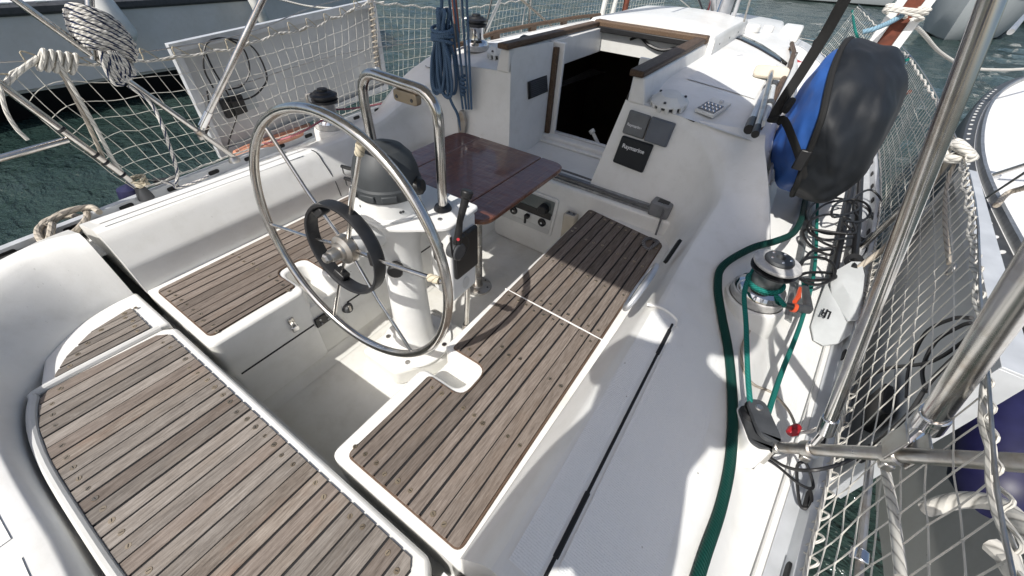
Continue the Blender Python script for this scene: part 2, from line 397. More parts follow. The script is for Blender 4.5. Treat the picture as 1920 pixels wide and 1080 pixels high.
def rope_thing(name, pts, r, mat, label, cat, group=None, n=8, sm=6, closed=False):
    P = catmull(pts, sm, closed); L = V(P[0])
    o = MB().tube(P, r, n, closed).build(name, mat, loc=L, ang=80); return tag(o, label, cat, group)
def jit(p, a): return V(p)+V((random.uniform(-a, a), random.uniform(-a, a), random.uniform(-a, a)))
# ================================================================== setting: water
WZ = -1.05
m = MB()
def spaced(a, b, d0, g):
    out = [a]; d = d0
    while out[-1] < b: out.append(out[-1]+d); d *= g
    return out
xs = [-x for x in spaced(1.0, 30, 0.085, 1.012)[::-1]]+[-0.5, 0.5]+spaced(1.0, 30, 0.085, 1.016); ysw = [-4, -3, -2.2]+spaced(-1.6, 75, 0.085, 1.012)
def wave(x, y):
    k = 1.0 if y < 30 else max(0.0, 1-(y-30)/45)
    return k*(0.050*noise.noise(V((x*0.55, y*0.9, 0.3)))+0.045*noise.noise(V((x*1.5+4, y*2.3, 1.7)))+0.020*noise.noise(V((x*3.6, y*5.2, 4.1))))
m.grid([[V((x, y, WZ+wave(x, y))) for x in xs] for y in ysw])
x0_, x1_, y0_, y1_ = xs[0], xs[-1], ysw[0], ysw[-1]
for (xa, xb, ya, yb) in ((-1500, 1500, y1_, 1800), (-1500, 1500, -300, y0_), (-1500, x0_, y0_, y1_), (x1_, 1500, y0_, y1_)): m.add([V((xa, ya, WZ)), V((xb, ya, WZ)), V((xb, yb, WZ)), V((xa, yb, WZ))], [(0, 1, 2, 3)])
o = m.build('water', 'water', ang=180); tag(o, 'dark green harbour water rippling between the moored boats', 'water', kind='structure')

# ================================================================== the sailboat
boat = thing('sailboat', 'white sailing yacht with teak cockpit benches seen from its stern', 'sailboat', (0, 0, WZ))
BEAM = [(-0.8, 1.28), (-0.1, 1.42), (0.5, 1.50), (1.0, 1.565), (1.5, 1.62), (2.3, 1.695), (2.9, 1.74), (4.0, 1.75), (5.0, 1.69), (6.5, 1.45), (8.0, 1.0), (9.0, 0.5), (9.7, 0.02)]
def beam(y): return interp(y, BEAM)
def sheer(y): return 0.035+0.018*max(0, y-2.5)
ysn = [-0.8+i*0.15 for i in range(71)]; ysn = [y for y in ysn if y < 9.7]+[9.7]
# hull
m = MB()
for s in (-1, 1):
    rows = []
    for y in ysn:
        b = beam(y); z0 = sheer(y)
        rows.append([V((s*(b*k+0.004), y, z)) for k, z in ((1.0, z0+0.005), (1.005, z0-0.15), (1.0, -0.5), (0.97, -0.85), (0.93, WZ-0.3))])
    m.grid(rows)
m.grid([[V((-1.28, -0.8, 0.04)), V((1.28, -0.8, 0.04))], [V((-1.2, -0.72, WZ-0.3)), V((1.2, -0.72, WZ-0.3))]])
m.build('hull', 'gel', boat)
# side decks and foredeck
m = MB()
for s in (-1, 1):
    rows = []
    for y in ysn:
        inner = sinterp(y, [(2.0, 1.12), (2.6, 0.95), (6.6, 0.55), (7.3, 0.0)])
        rows.append([V((s*lerp(inner, beam(y), k), y, sheer(y)+0.015*(1-k))) for k in (0, 0.3, 0.6, 0.85, 1.0)])
    m.grid(rows)
m.build('deck', 'gel_skid', boat)
# aluminium toe rails with oblong slots
for s in (-1, 1):
    m = MB(); rows = []
    for y in ysn:
        b = beam(y)-0.02; z = sheer(y)
        rows.append([V((s*(b-0.045), y, z+0.004)), V((s*(b-0.045), y, z+0.008)), V((s*(b-0.012), y, z+0.010)), V((s*(b-0.006), y, z+0.055)), V((s*(b+0.012), y, z+0.062)), V((s*(b+0.014), y, z+0.056)), V((s*b, y, z+0.045)), V((s*b, y, z))])
    m.grid(rows); rail = m.build('toe_rail', 'frame_alu', boat)
    for k in range(26):
        y = -0.3+k*0.22
        if y > 4: break
        b = beam(y)-0.0285; d = V((s*(beam(y+0.05)-beam(y-0.05)), 0.1, 0)).normalized()
        c = V((s*b, y, sheer(y)+0.032)); q = MB()
        q.prism(roundpoly([(-0.03, -0.011), (0.03, -0.011), (0.03, 0.011), (-0.03, 0.011)], 0.0105, 3), -0.004, 0.004, Matrix.Translation(c) @ frame(d.cross(V((0, 0, 1))), d).to_4x4())
        q.build('slot', 'caulk', rail)

# ---- cockpit well: sole, forward wall, bridge deck
SZ = -0.46
m = MB(); m.bb(-0.36, 0.36, -0.42, 1.95, SZ-0.04, SZ); m.build('cockpit_sole', 'gel_sole', boat)
# coved foot along the well walls
m = MB()
for s in (-1, 1):
    m.grid([[V((s*(0.336-0.05*(1-math.sin(a))), y, SZ+0.05*(1-math.cos(a))+0.002)) for a in (0, 0.4, 0.8, 1.2, 1.57)] for y in (-0.4, 0.5, 1.2, 1.93)])
m.build('sole_cove', 'gel_sole', boat)
m = MB(); m.bb(-0.90, 0.90, 1.928, 2.56, SZ, 0.085); m.build('bridge_deck', 'gel', boat, bevel=0.018, seg=3)

# ---- benches: white moulding with a foot notch, teak planks on top
NY0, NY1, NX = 0.535, 0.665, 0.525
def bench_poly(s, grow=0.0):
    xo0, xo1 = 0.835, 0.875
    pts = [(0.335, 0.158), (xo0, 0.158), (xo1, 1.935), (0.335, 1.935), (0.335, NY1-0.012), (NX-0.02, NY1-0.012), (NX-0.02, NY0+0.012), (0.335, NY0+0.012)]
    rr = [0.03, 0, 0, 0, 0.035, 0.045, 0.045, 0.035]
    P = roundpoly(pts, rr, 5)
    return [(s*x, y) for x, y in P]
def halfplane(poly, ax, lim, keep_greater):
    out = []; n = len(poly)
    for i in range(n):
        p, q = poly[i], poly[(i+1) % n]; a = (p[ax]-lim)*(1 if keep_greater else -1); b = (q[ax]-lim)*(1 if keep_greater else -1)
        if a >= 0: out.append(p)
        if (a > 0 > b) or (a < 0 < b):
            t = a/(a-b); out.append((p[0]+(q[0]-p[0])*t, p[1]+(q[1]-p[1])*t))
    return out
def lay_planks(parent, outline, x0, x1, pitch, seam, mat, z0=-0.006, z1=0.004, pick=None, notch=None):
    n = max(1, round((x1-x0)/pitch)); pitch = (x1-x0)/n; screws = []
    jits = [(random.uniform(-0.0016, 0.0016), seam/2*random.choice((0.55, 0.85, 1.0, 1.0, 1.1, 1.25))) for _ in range(n+1)]; jits[0] = jits[-1] = (0, seam/2)
    for i in range(n):
        ja = jits[i]; jb = jits[i+1]; xa = x0+i*pitch+ja[0]+ja[1]; xb = x0+(i+1)*pitch+jb[0]-jb[1]
        st = halfplane(halfplane(outline, 0, xa, True), 0, xb, False)
        pcs = [st]
        if notch and max(abs(xa), abs(xb)) < notch[0]: pcs = [halfplane(st, 1, NY0-0.0081, False), halfplane(st, 1, NY1+0.0081, True)]
        for q in pcs:
            if len(q) < 3: continue
            ya = min(p[1] for p in q); yb = max(p[1] for p in q)
            if yb-ya < 0.012: continue
            dz = random.uniform(-0.0007, 0.0007)
            MB().prism(q, z0, z1+dz).build('plank', pick(i) if pick else mat, parent, smooth=False, bevel=0.0009, seg=1)
            xm = (xa+xb)/2; L = yb-ya
            if L > 0.09:
                ylo = max(ya, min((p[1] for p in q if abs(p[0]-xa) < 1e-6), default=ya), min((p[1] for p in q if abs(p[0]-xb) < 1e-6), default=ya))
                yhi = min(yb, max((p[1] for p in q if abs(p[0]-xa) < 1e-6), default=yb), max((p[1] for p in q if abs(p[0]-xb) < 1e-6), default=yb))
                j = lambda a: random.uniform(-a, a)
                screws += [(xm+j(0.004), ylo+random.uniform(0.022, 0.034), z1), (xm+j(0.004), yhi-random.uniform(0.022, 0.034), z1)]
                if L > 0.6: screws += [(xm+j(.003), lerp(ya, yb, t)+j(0.01), z1) for t in (0.36, 0.68)]
    return screws
def screw_mesh(parent, pts):
    m = MB(); d = MB()
    for (x, y, z) in pts:
        if random.random() < 0.08: continue
        a = random.uniform(0, 3.14); r = random.uniform(0.0058, 0.0078)
        m.lathe([(0, z+0.0012), (r, z+0.0012), (r+0.001, z-0.001)], 10, c=(x, y, 0))
        Mx = Matrix.Translation((x, y, z+0.0014)) @ Matrix.Rotation(a, 4, 'Z'); d.box((0, 0, 0), (0.009, 0.0016, 0.0008)); 
        for k in range(8): d.v[-8+k] = Mx @ d.v[-8+k]
    o = m.build('screw_heads', 'bronze', parent); tag(o, kind='stuff'); o2 = d.build('screw_slots', 'caulk', parent, smooth=False); tag(o2, kind='stuff')
def caulk_bed(parent, poly, z0=-0.008, z1=-0.0005, mat='caulk'):
    MB().prism(poly, z0, z1).build('caulking', mat, parent, smooth=False)
def ring(parent, poly, r, z, mat, name='teak_edge'):
    P = [V((x, y, z)) for x, y in poly]; MB().tube(P, r, 6, closed=True).build(name, mat, parent)
for s, side in ((-1, 'port'), (1, 'starboard')):
    b = MB().prism(bench_poly(s), SZ, -0.004).build('bench', 'gel', boat, bevel=0.012, seg=3); 
    tag(b, 'white %s bench moulding with teak planks and a foot notch' % side)
    # notch floor
    nf = MB(); nf.bb(min(s*0.338, s*NX), max(s*0.338, s*NX), NY0-0.01, NY1+0.01, SZ, -0.105); nf.build('notch_floor', 'gel_sole', b, bevel=0.006)
    xi0, xi1 = (0.383, 0.350); xo0, xo1 = (0.803, 0.805) if s > 0 else (0.790, 0.845)
    # aft lid
    pts = [(xi0, 0.186), (xo0, 0.186), (lerp(xo0, xo1, .5), 1.040), (lerp(xi0, xi1, .5)-0.01, 1.056), (0.372, NY1+0.008), (NX+0.008, NY1+0.008), (NX+0.008, NY0-0.008), (0.385, NY0-0.008)]
    P = roundpoly(pts, [0.02, 0.02, 0, 0, 0.012, 0.05, 0.05, 0.012], 5); outl = [(s*x, y) for x, y in P]
    xa, xb = (min(p[0] for p in outl), max(p[0] for p in outl))
    caulk_bed(b, outl); ring(b, outl, 0.0045, -0.001, 'teak_trim')
    sc = lay_planks(b, outl, xa+0.002, xb-0.002, 0.044, 0.0062, 'teak', notch=(NX, (NY0+NY1)/2))
    # forward lid
    pts = [(lerp(xi0, xi1, .5)-0.006, 1.066), (lerp(xo0, xo1, .5), 1.050), (xo1-0.006, 1.845), (xi1-0.008, 1.915)]
    P = roundpoly(pts, [0.004, 0.004, 0.035, 0.02], 4); outl = [(s*x, y) for x, y in P]
    xa, xb = (min(p[0] for p in outl), max(p[0] for p in outl))
    caulk_bed(b, outl); ring(b, outl, 0.0045, -0.001, 'teak_trim')
    sc += lay_planks(b, outl, xa+0.002, xb-0.002, 0.046, 0.0062, 'teak')
    screw_mesh(b, sc)
    j = MB(); j.tube([V((s*0.338, 1.062, -0.001)), V((s*0.60, 1.053, 0.001)), V((s*0.842, 1.045, -0.001))], 0.0034, 6); j.build('lid_joint', 'paint_white', b)
    # locker lid seam along the face of the bench
    if s < 0:
        q = MB(); q.bb(-0.3365, -0.3335, 0.19, 0.52, -0.205, -0.197); q.bb(-0.3365, -0.3335, 0.70, 1.9, -0.205, -0.197); q.build('lid_seam', 'caulk', b, smooth=False)

# ---- helm seat and the little port quarter seat
def seat_back(x):           # aft edge of the teak
    return interp(x, [(-0.60, -0.16), (-0.575, -0.205), (-0.53, -0.247), (-0.418, -0.279), (-0.252, -0.295), (0.0, -0.296), (0.25, -0.29), (0.5, -0.27), (0.70, -0.225), (0.78, -0.18)])
hs = [(-0.515, 0.078)]
xsn = [-0.525+i*0.05 for i in range(26)]
outl = [(-0.505, 0.105), (-0.535, 0.075), (-0.555, -0.215)]+[(x, seat_back(x)) for x in (-0.53, -0.47, -0.418, -0.33, -0.252, -0.1, 0.0, 0.15, 0.25, 0.4, 0.5, 0.6, 0.68)]+[(0.725, -0.20), (0.735, 0.085), (0.715, 0.108)]
slab = [(-0.53, 0.135), (-0.565, 0.10), (-0.570, -0.218), (-0.538, -0.258), (-0.422, -0.291), (-0.252, -0.307), (0, -0.308), (0.25, -0.302), (0.5, -0.282), (0.7, -0.238), (0.775, -0.20), (0.785, 0.10), (0.75, 0.135)]
hseat = MB().prism(slab, -0.07, -0.003).build('helm_seat', 'gel', boat, bevel=0.012, seg=3)
tag(hseat, 'wide white helm seat with weathered teak planks in the foreground')
caulk_bed(hseat, outl)
def pick(i): return 'teak_worn' if i in (6, 18, 19, 21) else ('teak_pale' if i % 5 else 'teak')
sc = lay_planks(hseat, outl, -0.553, 0.733, 0.0485, 0.0062, 'teak_pale', pick=pick)
screw_mesh(hseat, sc)
m = MB(); m.tube(catmull([V((x, y, 0.002)) for x, y in slab[1:11]], 4), 0.0125, 10); m.build('aft_rim', 'gel_dull', hseat)  # white rim given a greyer gelcoat, its shade put into the colour
q = [(-0.765, 0.082), (-0.588, 0.080), (-0.590, -0.200), (-0.668, -0.140), (-0.735, -0.050)]
qslab = [(-0.85, 0.135), (-0.57, 0.135), (-0.604, 0.09), (-0.610, -0.225), (-0.70, -0.15), (-0.78, -0.05), (-0.84, 0.05)]
qs = MB().prism([(-0.86, 0.132), (-0.575, 0.132), (-0.578, -0.24), (-0.72, -0.19), (-0.83, -0.06), (-0.86, 0.03)], -0.06, -0.004).build('quarter_seat', 'gel', boat, bevel=0.010, seg=3)
tag(qs, 'small curved teak corner seat beside the port quarter')
q = roundpoly(q, [0.012, 0.012, 0.02, 0, 0], 4)
caulk_bed(qs, q); screw_mesh(qs, lay_planks(qs, q, -0.764, -0.590, 0.0375, 0.006, 'teak_pale'))
# mirrored starboard quarter top (beneath the photographer)
MB().prism([(0.86, 0.132), (0.80, 0.132), (0.80, -0.20), (0.72, -0.27), (0.83, -0.10), (0.86, 0.03)][::-1], -0.06, -0.004).build('quarter_shelf', 'gel', boat)
MB().bb(-0.80, 0.80, -0.62, -0.05, -0.13, -0.085).build('seat_support', 'gel_sole', boat)
# void under the seats, dark gutter
m = MB(); m.bb(-0.86, 0.86, 0.128, 0.160, -0.20, -0.16); m.build('gutter', 'gel_sole', boat)

# ---- coamings, bulkhead and cockpit corner in one swept wall per side
ZT = [(0.15, 0.240), (1.05, 0.248), (1.35, 0.255), (1.6, 0.285), (1.77, 0.335)]
def clean(z):                       # outward lean of the coaming's inner face
    return interp(z, [(-0.1, -0.004), (0.0, 0), (0.11, 0.003), (0.125, 0.010), (0.25, 0.080), (0.6, 0.16)])
def roofz(x, y=2.08):
    k = min(1, max(0, (2.50-y)/0.42)); return 0.628-0.058*x*x-0.022*max(0, y-4.2)-0.052*k*k*(3-2*k)
def ZO(y): return sinterp(y, [(1.15, 0.135), (1.68, 0.20), (2.12, 0.545)])
def XO(y): return sinterp(y, [(1.6, 1.285), (2.12, 1.03)])
def cprof(f, zt, zo): return lerp(zt, zo, f**1.15)+0.012*min(1, f/0.06)*(1-f)
def capz(x, y):                     # height of the coaming top
    zt = interp(y, ZT); xi = lerp(0.832, 0.852, min(1, (y-0.15)/0.9))+clean(zt)+0.012; xo = XO(y); f = (x-xi)/(xo-xi)
    if f <= 1: return cprof(max(0, f), zt, ZO(y))
    zf = sheer(y)+0.012; g = min(1, (x-xo)/0.085); return lerp(ZO(y), zf, g)
def PS(px, py, lift=0.0):           # a pixel met with the starboard coaming top or side deck
    z = 0.2
    for i in range(40):
        p = PZ(px, py, z); z = 0.6*z+0.4*(capz(p.x, p.y)+lift)
    return p
def wall_cols(s):
    cols = []
    n = 34
    for i in range(n+1):
        y = lerp(0.158, 1.77, i/n); x = lerp(0.832, 0.852, min(1, (y-0.15)/0.9))
        zt = interp(y, ZT); cols.append(('c', x, y, V((1, 0)), zt, 0.0))
    for i in range(1, 10):
        a = R_(90*i/10); t = i/10; ts = t*t*(3-2*t)
        cols.append(('a', 0.652+0.20*math.cos(a), 1.77+0.20*math.sin(a), V((math.cos(a), math.sin(a))), lerp(0.335, roofz(0.75), ts), t))
    for i in range(0, 9):
        t = i/8; cols.append(('b', t, 1.97, V((0, 1)), None, 1.0))
    return cols
for s, side in ((-1, 'port'), (1, 'starboard')):
    cols = wall_cols(s); rows = []; caps = []
    for (k, x, y, n, zt, t) in cols:
        col = []; NZ = 22
        if k == 'b':
            for j in range(NZ+1):
                xe = 0.268
                z = -0.02+(roofz(0.5)+0.02)*j/NZ
                xx = lerp(0.652, 0.268+0.15*max(0, z), x)
                zmax = roofz(xx); z = -0.02+(zmax+0.02)*j/NZ
                col.append(V((s*xx, 1.97+0.18*z, z)))
        else:
            for j in range(NZ+1):
                z = -0.02+(zt+0.02)*j/NZ
                d = lerp(clean(z), 0.18*z, t)
                # soften the top edge
                e = max(0, (z-(zt-0.03))/0.03); d += 0.012*e*e
                col.append(V((s*(x+n.x*d), y+n.y*d, z)))
            top = col[-1]; ax = abs(top.x)
            yo = lerp(y, 2.16, t*t*(3-2*t)) if k == 'a' else y
            xo = XO(yo); zo = ZO(yo)
            if k == 'a': zo = lerp(zo, max(zo, roofz(1.0)), t)
            cap = [top]
            for f in (0.03, 0.07, 0.2, 0.5, 0.8, 0.93):
                cap.append(V((s*lerp(ax, xo, f), lerp(top.y, yo, f), cprof(f, zt, zo))))
            zf = sheer(yo)+0.012
            for f, g in ((0.0, 0.94), (0.16, 0.80), (0.40, 0.50), (0.62, 0.25), (0.85, 0.06), (1.2, 0.0)):
                cap.append(V((s*(xo+0.10*f), yo, lerp(zf, zo, g))))
            caps.append(cap)
        rows.append(col)
    cm = MB(); cm.grid(rows[:-9+1]); cm.grid(caps)
    # aft end face of the coaming
    endp = [rows[0][j] for j in range(23)]+caps[0][1:]+[V((s*1.36, 0.158, -0.02))]
    cm.add(endp, [tuple(range(len(endp)))])
    o = cm.build('coaming', 'gel', boat, ang=60); tag(o, 'smooth white %s cockpit coaming' % side)
    bk = MB(); bk.grid(rows[-9:]); o = bk.build('bulkhead', 'gel', boat, ang=50); tag(o, '%s half of the white cabin bulkhead' % side)
# starboard coaming locker lid line, slot and pocket
m = MB()
P = [(1.013, 0.17), (1.0135, 0.6), (1.014, 1.03)]
def czs(x): return 0.262+0.0
cz = lambda x, y, l=0.0: V((x, y, capz(x, y)+l))
m.tube([cz(1.011, 0.17), cz(1.012, 0.4), cz(1.0125, 0.7), cz(1.014, 1.03)], 0.0042, 6)
m.tube([cz(1.012, 0.25), cz(1.012, 0.40)], 0.0065, 6); m.tube([cz(1.013, 0.88), cz(1.014, 1.0)], 0.0065, 6)
m.build('locker_seam', 'caulk', boat)
m = MB(); m.tube(catmull([cz(0.915, 1.06), cz(0.965, 1.066), cz(1.02, 1.062), cz(1.028, 1.03)], 4), 0.006, 6); m.build('lid_ridge', 'gel', boat)
m = MB(); m.tube(catmull([V((-(lerp(0.832, 0.852, 1)+clean(z)-0.0005), 1.11+0.10*(0.24-z), z)) for z in (0.005, 0.08, 0.14, 0.20, 0.235)]+[V((-0.955, 1.10, capz(0.955, 1.10))), V((-1.10, 1.10, capz(1.10, 1.10)))], 4), 0.0028, 6); m.build('lid_seam', 'dark_grey', boat)
def oval_ring(c, nrm, xd, a, b, r, n=28): 
    M = frame(nrm, xd); return [V(c)+M @ V((a*math.cos(t)*abs(math.cos(t))**-0.25 if abs(math.cos(t)) > 1e-3 else 0, b*math.sin(t), 0)) for t in [2*math.pi*i/n for i in range(n)]]
nrm = V((-0.94, 0, 0.33)); cpk = PX(1213, 542, 0.893); cpk.x = 0.878
M4 = Matrix.Translation(cpk) @ frame(nrm, V((0, 1, 0.02))).to_4x4()
pk = MB(); pk.prism([(0.112*math.cos(a), 0.040*math.sin(a)) for a in [2*math.pi*i/28 for i in range(28)]], 0.004, 0.0075, M4); pk = pk.build('coaming_pocket', 'gel_dull', boat); tag(pk, 'oval recessed pocket in the starboard coaming')
rg = MB(); rg.tube([M4 @ V((0.125*math.cos(a), 0.052*math.sin(a), 0.006)) for a in [2*math.pi*i/32 for i in range(32)]], 0.0095, 8, closed=True); rg.build('pocket_rim', 'alu', pk)
M5 = Matrix.Translation(cpk+V((0.012, 0.0, 0.0))) @ frame(nrm, V((0, 1, 0.02))).to_4x4()
iw = MB(); iw.lathe([(0, 0)], 3); iw = MB(); iw.grid([[M4 @ V((ra*math.cos(a), rb*math.sin(a), z)) for a in [2*math.pi*i/28 for i in range(29)]] for ra, rb, z in ((0.118, 0.046, 0.009), (0.106, 0.034, 0.008))]); iw.build('pocket_lip', 'dark_grey', pk)
sl_ = MB(); cs = PX(1264, 473, 0.90); M6 = Matrix.Translation(V((0.895, cs.y, cs.z))) @ frame(nrm, V((0, 1, 0.10))).to_4x4()
sl_.prism(roundpoly([(-0.085, -0.010), (0.075, -0.017), (0.095, 0.012), (-0.07, 0.016)], 0.008, 3), -0.004, 0.008, M6); o = sl_.build('winch_handle_slot', 'black_matte', boat)

# moulded non-skid panels on the coaming tops
for s in (-1, 1):
    for xa, xb, ya, yb in ((0.938, 1.000, 0.19, 1.035), (1.026, 1.215, 0.19, 1.12)):
        rows = [[V((s*lerp(xa, xb, f), lerp(ya, yb, g), capz(lerp(xa, xb, f), lerp(ya, yb, g))+0.0022)) for f in (0, .25, .5, .75, 1)] for g in [i/10 for i in range(11)]]
        MB().grid(rows).build('non_skid_panel', 'gel_skid', boat)
# ---- quarters: swept wall round the stern, separated from the coamings by a gap
qp = [(-0.845, 0.122), (-0.842, 0.04), (-0.815, -0.05), (-0.755, -0.14), (-0.675, -0.215), (-0.588, -0.262), (-0.478, -0.302), (-0.3, -0.326), (0, -0.331)]
qp = qp+[(-x, y) for x, y in qp[-2::-1]]
path = catmull([V((x, y, 0)) for x, y in qp], 5); N = len(path); rows = []
for i, p in enumerate(path):
    a = path[max(0, i-1)]; b = path[min(N-1, i+1)]; t = (b-a).normalized(); n = V((t.y, -t.x, 0))
    if n.dot(p) < 0: n = -n
    u = abs(i/(N-1)-0.5)*2          # 1 at the ends, 0 at the stern
    h = interp(u, [(0, 0.035), (0.125, 0.055), (0.25, 0.085), (0.375, 0.140), (0.6, 0.205), (0.9, 0.240)])
    wdt = lerp(0.30, 0.44, sinterp(u, [(0.5, 0), (1, 1)])); lean = lerp(0.026, 0.145, sinterp(u, [(0.22, 0), (0.62, 1)])) if u < 0.82 else lerp(0.145, 0.078, (u-0.82)/0.18)
    col = [p+V((0, 0, -0.06)), p+n*0.002]
    for f, g in ((0.10, 0.12), (0.25, 0.32), (0.45, 0.55), (0.68, 0.78), (0.86, 0.92), (1.0, 0.985), (1.12, 1.0)):
        col.append(p+n*(lean*f)+V((0, 0, h*g)))
    dn = lerp(0.012, -0.105, sinterp(u, [(0.45, 0), (0.9, 1)]))
    for f, dz in ((0.08, 0.006), (0.35, 0.28*dn), (0.6, 0.55*dn), (0.85, 0.85*dn), (0.95, dn-0.004), (1.0, dn-0.02), (1.06, dn-0.06)):
        col.append(p+n*lerp(lean*1.12, wdt, f)+V((0, 0, h+dz)))
    zf = 0.03; col.append(p+n*(wdt+0.09)+V((0, 0, zf))); col.append(p+n*(wdt+0.13)+V((0, 0, 0.0)))
    rows.append(col)
m = MB(); m.grid(rows)
for r in (rows[0], rows[-1]): m.add(r+[V((r[-1].x, r[-1].y, -0.06))], [tuple(range(len(r)+1))])
o = m.build('quarter', 'gel', boat, ang=60); tag(o, 'curved white stern quarter wrapping round the helm seat')
# non-skid pads on the aft deck
m = MB()
for (u0, u1) in ((0.16, 0.335), (0.35, 0.415), (0.43, 0.49), (0.505, 0.60)):
    rr = []
    for i in range(int(u0*(N-1)), int(u1*(N-1))+1):
        r = rows[i]; rr.append([r[9].lerp(r[10], 0.22)+V((0, 0, 0.003)), r[10]+V((0, 0, 0.003))]+[r[11]+V((0, 0, 0.003)), r[12]+V((0, 0, 0.003)), r[13]+V((0, 0, 0.003))])
    m.grid(rr)
m.build('aft_pads', 'gel_skid', boat, ang=60)
MB().bb(-1.2, 1.2, -0.78, -0.55, 0.03, 0.06).build('aft_deck', 'gel_skid', boat)

# ---- coachroof
def edge(y): return sinterp(y, [(2.1, 1.03), (3.4, 1.015), (6.9, 0.62)])
for s, side in ((-1, 'port'), (1, 'starboard')):
    rows = []
    for y in [2.066, 2.09, 2.14, 2.2, 2.26, 2.32, 2.38, 2.44, 2.5, 2.6, 2.9, 3.2, 3.5, 3.9, 4.3, 4.8, 5.4, 6.0, 6.6, 6.9, 7.1, 7.25]:
        e = edge(y); k = max(0, (y-6.6)/0.65); k = k*k*(3-2*k); zz = lambda x: lerp(roofz(x, y), sheer(y)+0.02, min(1, k))
        row = [V((s*lerp(0.36, e-0.03, f), y, zz(lerp(0.36, e-0.03, f)))) for f in (0, 0.15, 0.35, 0.6, 0.8, 0.92, 1.0)]
        z1 = zz(e); zf = sheer(y)+0.014
        row += [V((s*(e-0.008), y, z1-0.006)), V((s*(e+0.008), y, z1-0.03)), V((s*lerp(e, e+0.15, 0.3), y, lerp(z1, zf, 0.35))), V((s*lerp(e, e+0.15, 0.65), y, lerp(z1, zf, 0.72))), V((s*(e+0.14), y, lerp(z1, zf, 0.95))), V((s*(e+0.19), y, zf-0.004))]
        rows.append(row)
    o = MB().grid(rows).build('coachroof', 'gel', boat, ang=50); tag(o, 'white coachroof on the %s side of the companionway' % side)
    rows = [[V((s*lerp(0.52, edge(y)-0.14, f), y, roofz(lerp(0.52, edge(y)-0.14, f), y)+0.004)) for f in (0, 0.25, 0.5, 0.75, 1)] for y in (2.52, 2.8, 3.1, 3.4, 3.62)]
    MB().grid(rows).build('roof_pad', 'gel_skid', boat)
rows = []
for y in [3.28, 3.6, 4, 4.5, 5.1, 6, 6.6, 6.9, 7.1, 7.25]:
    k = max(0, (y-6.6)/0.65); k = min(1, k*k*(3-2*k)); rows.append([V((x, y, lerp(roofz(x, y), sheer(y)+0.02, k))) for x in (-0.36, -0.18, 0, 0.18, 0.36)])
MB().grid(rows).build('coachroof', 'gel', boat, ang=50)
# companionway: hatch coamings, recess walls, door frame, sill, dark interior
for s in (-1, 1):
    h = MB(); h.prism([(s*0.362, 0.56), (s*0.455, 0.56), (s*0.425, 0.682), (s*0.362, 0.682)], 2.065, 3.32, Matrix(((1, 0, 0, 0), (0, 0, 1, 0), (0, 1, 0, 0), (0, 0, 0, 1))))
    hc = h.build('hatch_coaming', 'gel', boat, bevel=0.012, seg=3)
    k = MB(); k.prism([(s*0.352, 0.684), (s*0.424, 0.684), (s*0.424, 0.712), (s*0.352, 0.716)], 2.03, 3.25, Matrix(((1, 0, 0, 0), (0, 0, 1, 0), (0, 1, 0, 0), (0, 0, 0, 1))))
    o = k.build('hatch_rail', 'rail_wood', boat, bevel=0.008); tag(o, 'dark weathered wooden rail along the %s hatch edge' % ('port' if s < 0 else 'starboard'))
    rw = MB(); rw.grid([[V((s*(0.268+0.15*z), 1.969+0.18*z, z)), V((s*(0.278+0.085*z), 2.25, z)), V((s*0.305, 2.465, z))] for z in (0.08, 0.25, 0.4, 0.55, 0.63, 0.684)])
    o = rw.build('recess_wall', 'gel', boat, ang=60)
    po = MB(); po.bb(min(s*0.272, s*0.306), max(s*0.272, s*0.306), 2.467, 2.495, 0.09, 0.655); po.build('door_post', 'rail_wood', boat, bevel=0.005)
    fr = MB(); fr.bb(min(s*0.240, s*0.33), max(s*0.240, s*0.33), 2.497, 2.522, 0.10, 0.68); fr.build('door_frame', 'gel', boat, bevel=0.006)
    ln = MB(); ln.bb(min(s*0.330, s*0.356), max(s*0.330, s*0.356), 2.52, 3.3, 0.52, 0.678); ln.build('hatch_liner', 'gel', boat, bevel=0.004)
m = MB(); m.bb(-0.33, 0.33, 2.44, 2.53, 0.086, 0.128); m.build('sill', 'gel', boat, bevel=0.010)
m = MB(); m.bb(-0.33, 0.33, 2.40, 2.438, 0.086, 0.105); m.build('sill_step', 'gel', boat, bevel=0.008)
m = MB(); m.bb(-0.26, 0.26, 2.50, 2.522, 0.128, 0.145); m.build('sill_channel', 'alu', boat, bevel=0.003)
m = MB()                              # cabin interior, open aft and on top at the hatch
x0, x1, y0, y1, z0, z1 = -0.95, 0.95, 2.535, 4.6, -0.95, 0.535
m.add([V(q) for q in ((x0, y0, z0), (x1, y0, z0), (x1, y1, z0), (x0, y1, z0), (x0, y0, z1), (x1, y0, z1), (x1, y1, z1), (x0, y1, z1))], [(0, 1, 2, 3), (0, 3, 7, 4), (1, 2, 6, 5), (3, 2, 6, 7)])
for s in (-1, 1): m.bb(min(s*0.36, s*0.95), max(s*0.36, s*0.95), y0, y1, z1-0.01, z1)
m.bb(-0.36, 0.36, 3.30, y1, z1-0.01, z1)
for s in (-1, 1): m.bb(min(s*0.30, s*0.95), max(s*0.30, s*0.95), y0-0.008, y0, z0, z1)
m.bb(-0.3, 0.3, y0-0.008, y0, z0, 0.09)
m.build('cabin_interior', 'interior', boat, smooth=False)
st = MB(); st.bb(-0.22, 0.22, 2.56, 2.82, -0.30, -0.27); st.build('cabin_step', 'rail_wood', boat)
m = MB(); m.bb(-0.40, 0.43, 3.245, 3.325, 0.676, 0.724); o = m.build('hatch_beam', 'rail_wood', boat, bevel=0.012, seg=3); tag(o, 'brown wooden beam at the front of the hatch opening')
m = MB(); m.bb(-0.352, 0.352, 3.22, 3.243, 0.655, 0.69); m.build('beam_seal', 'black', boat, bevel=0.004)
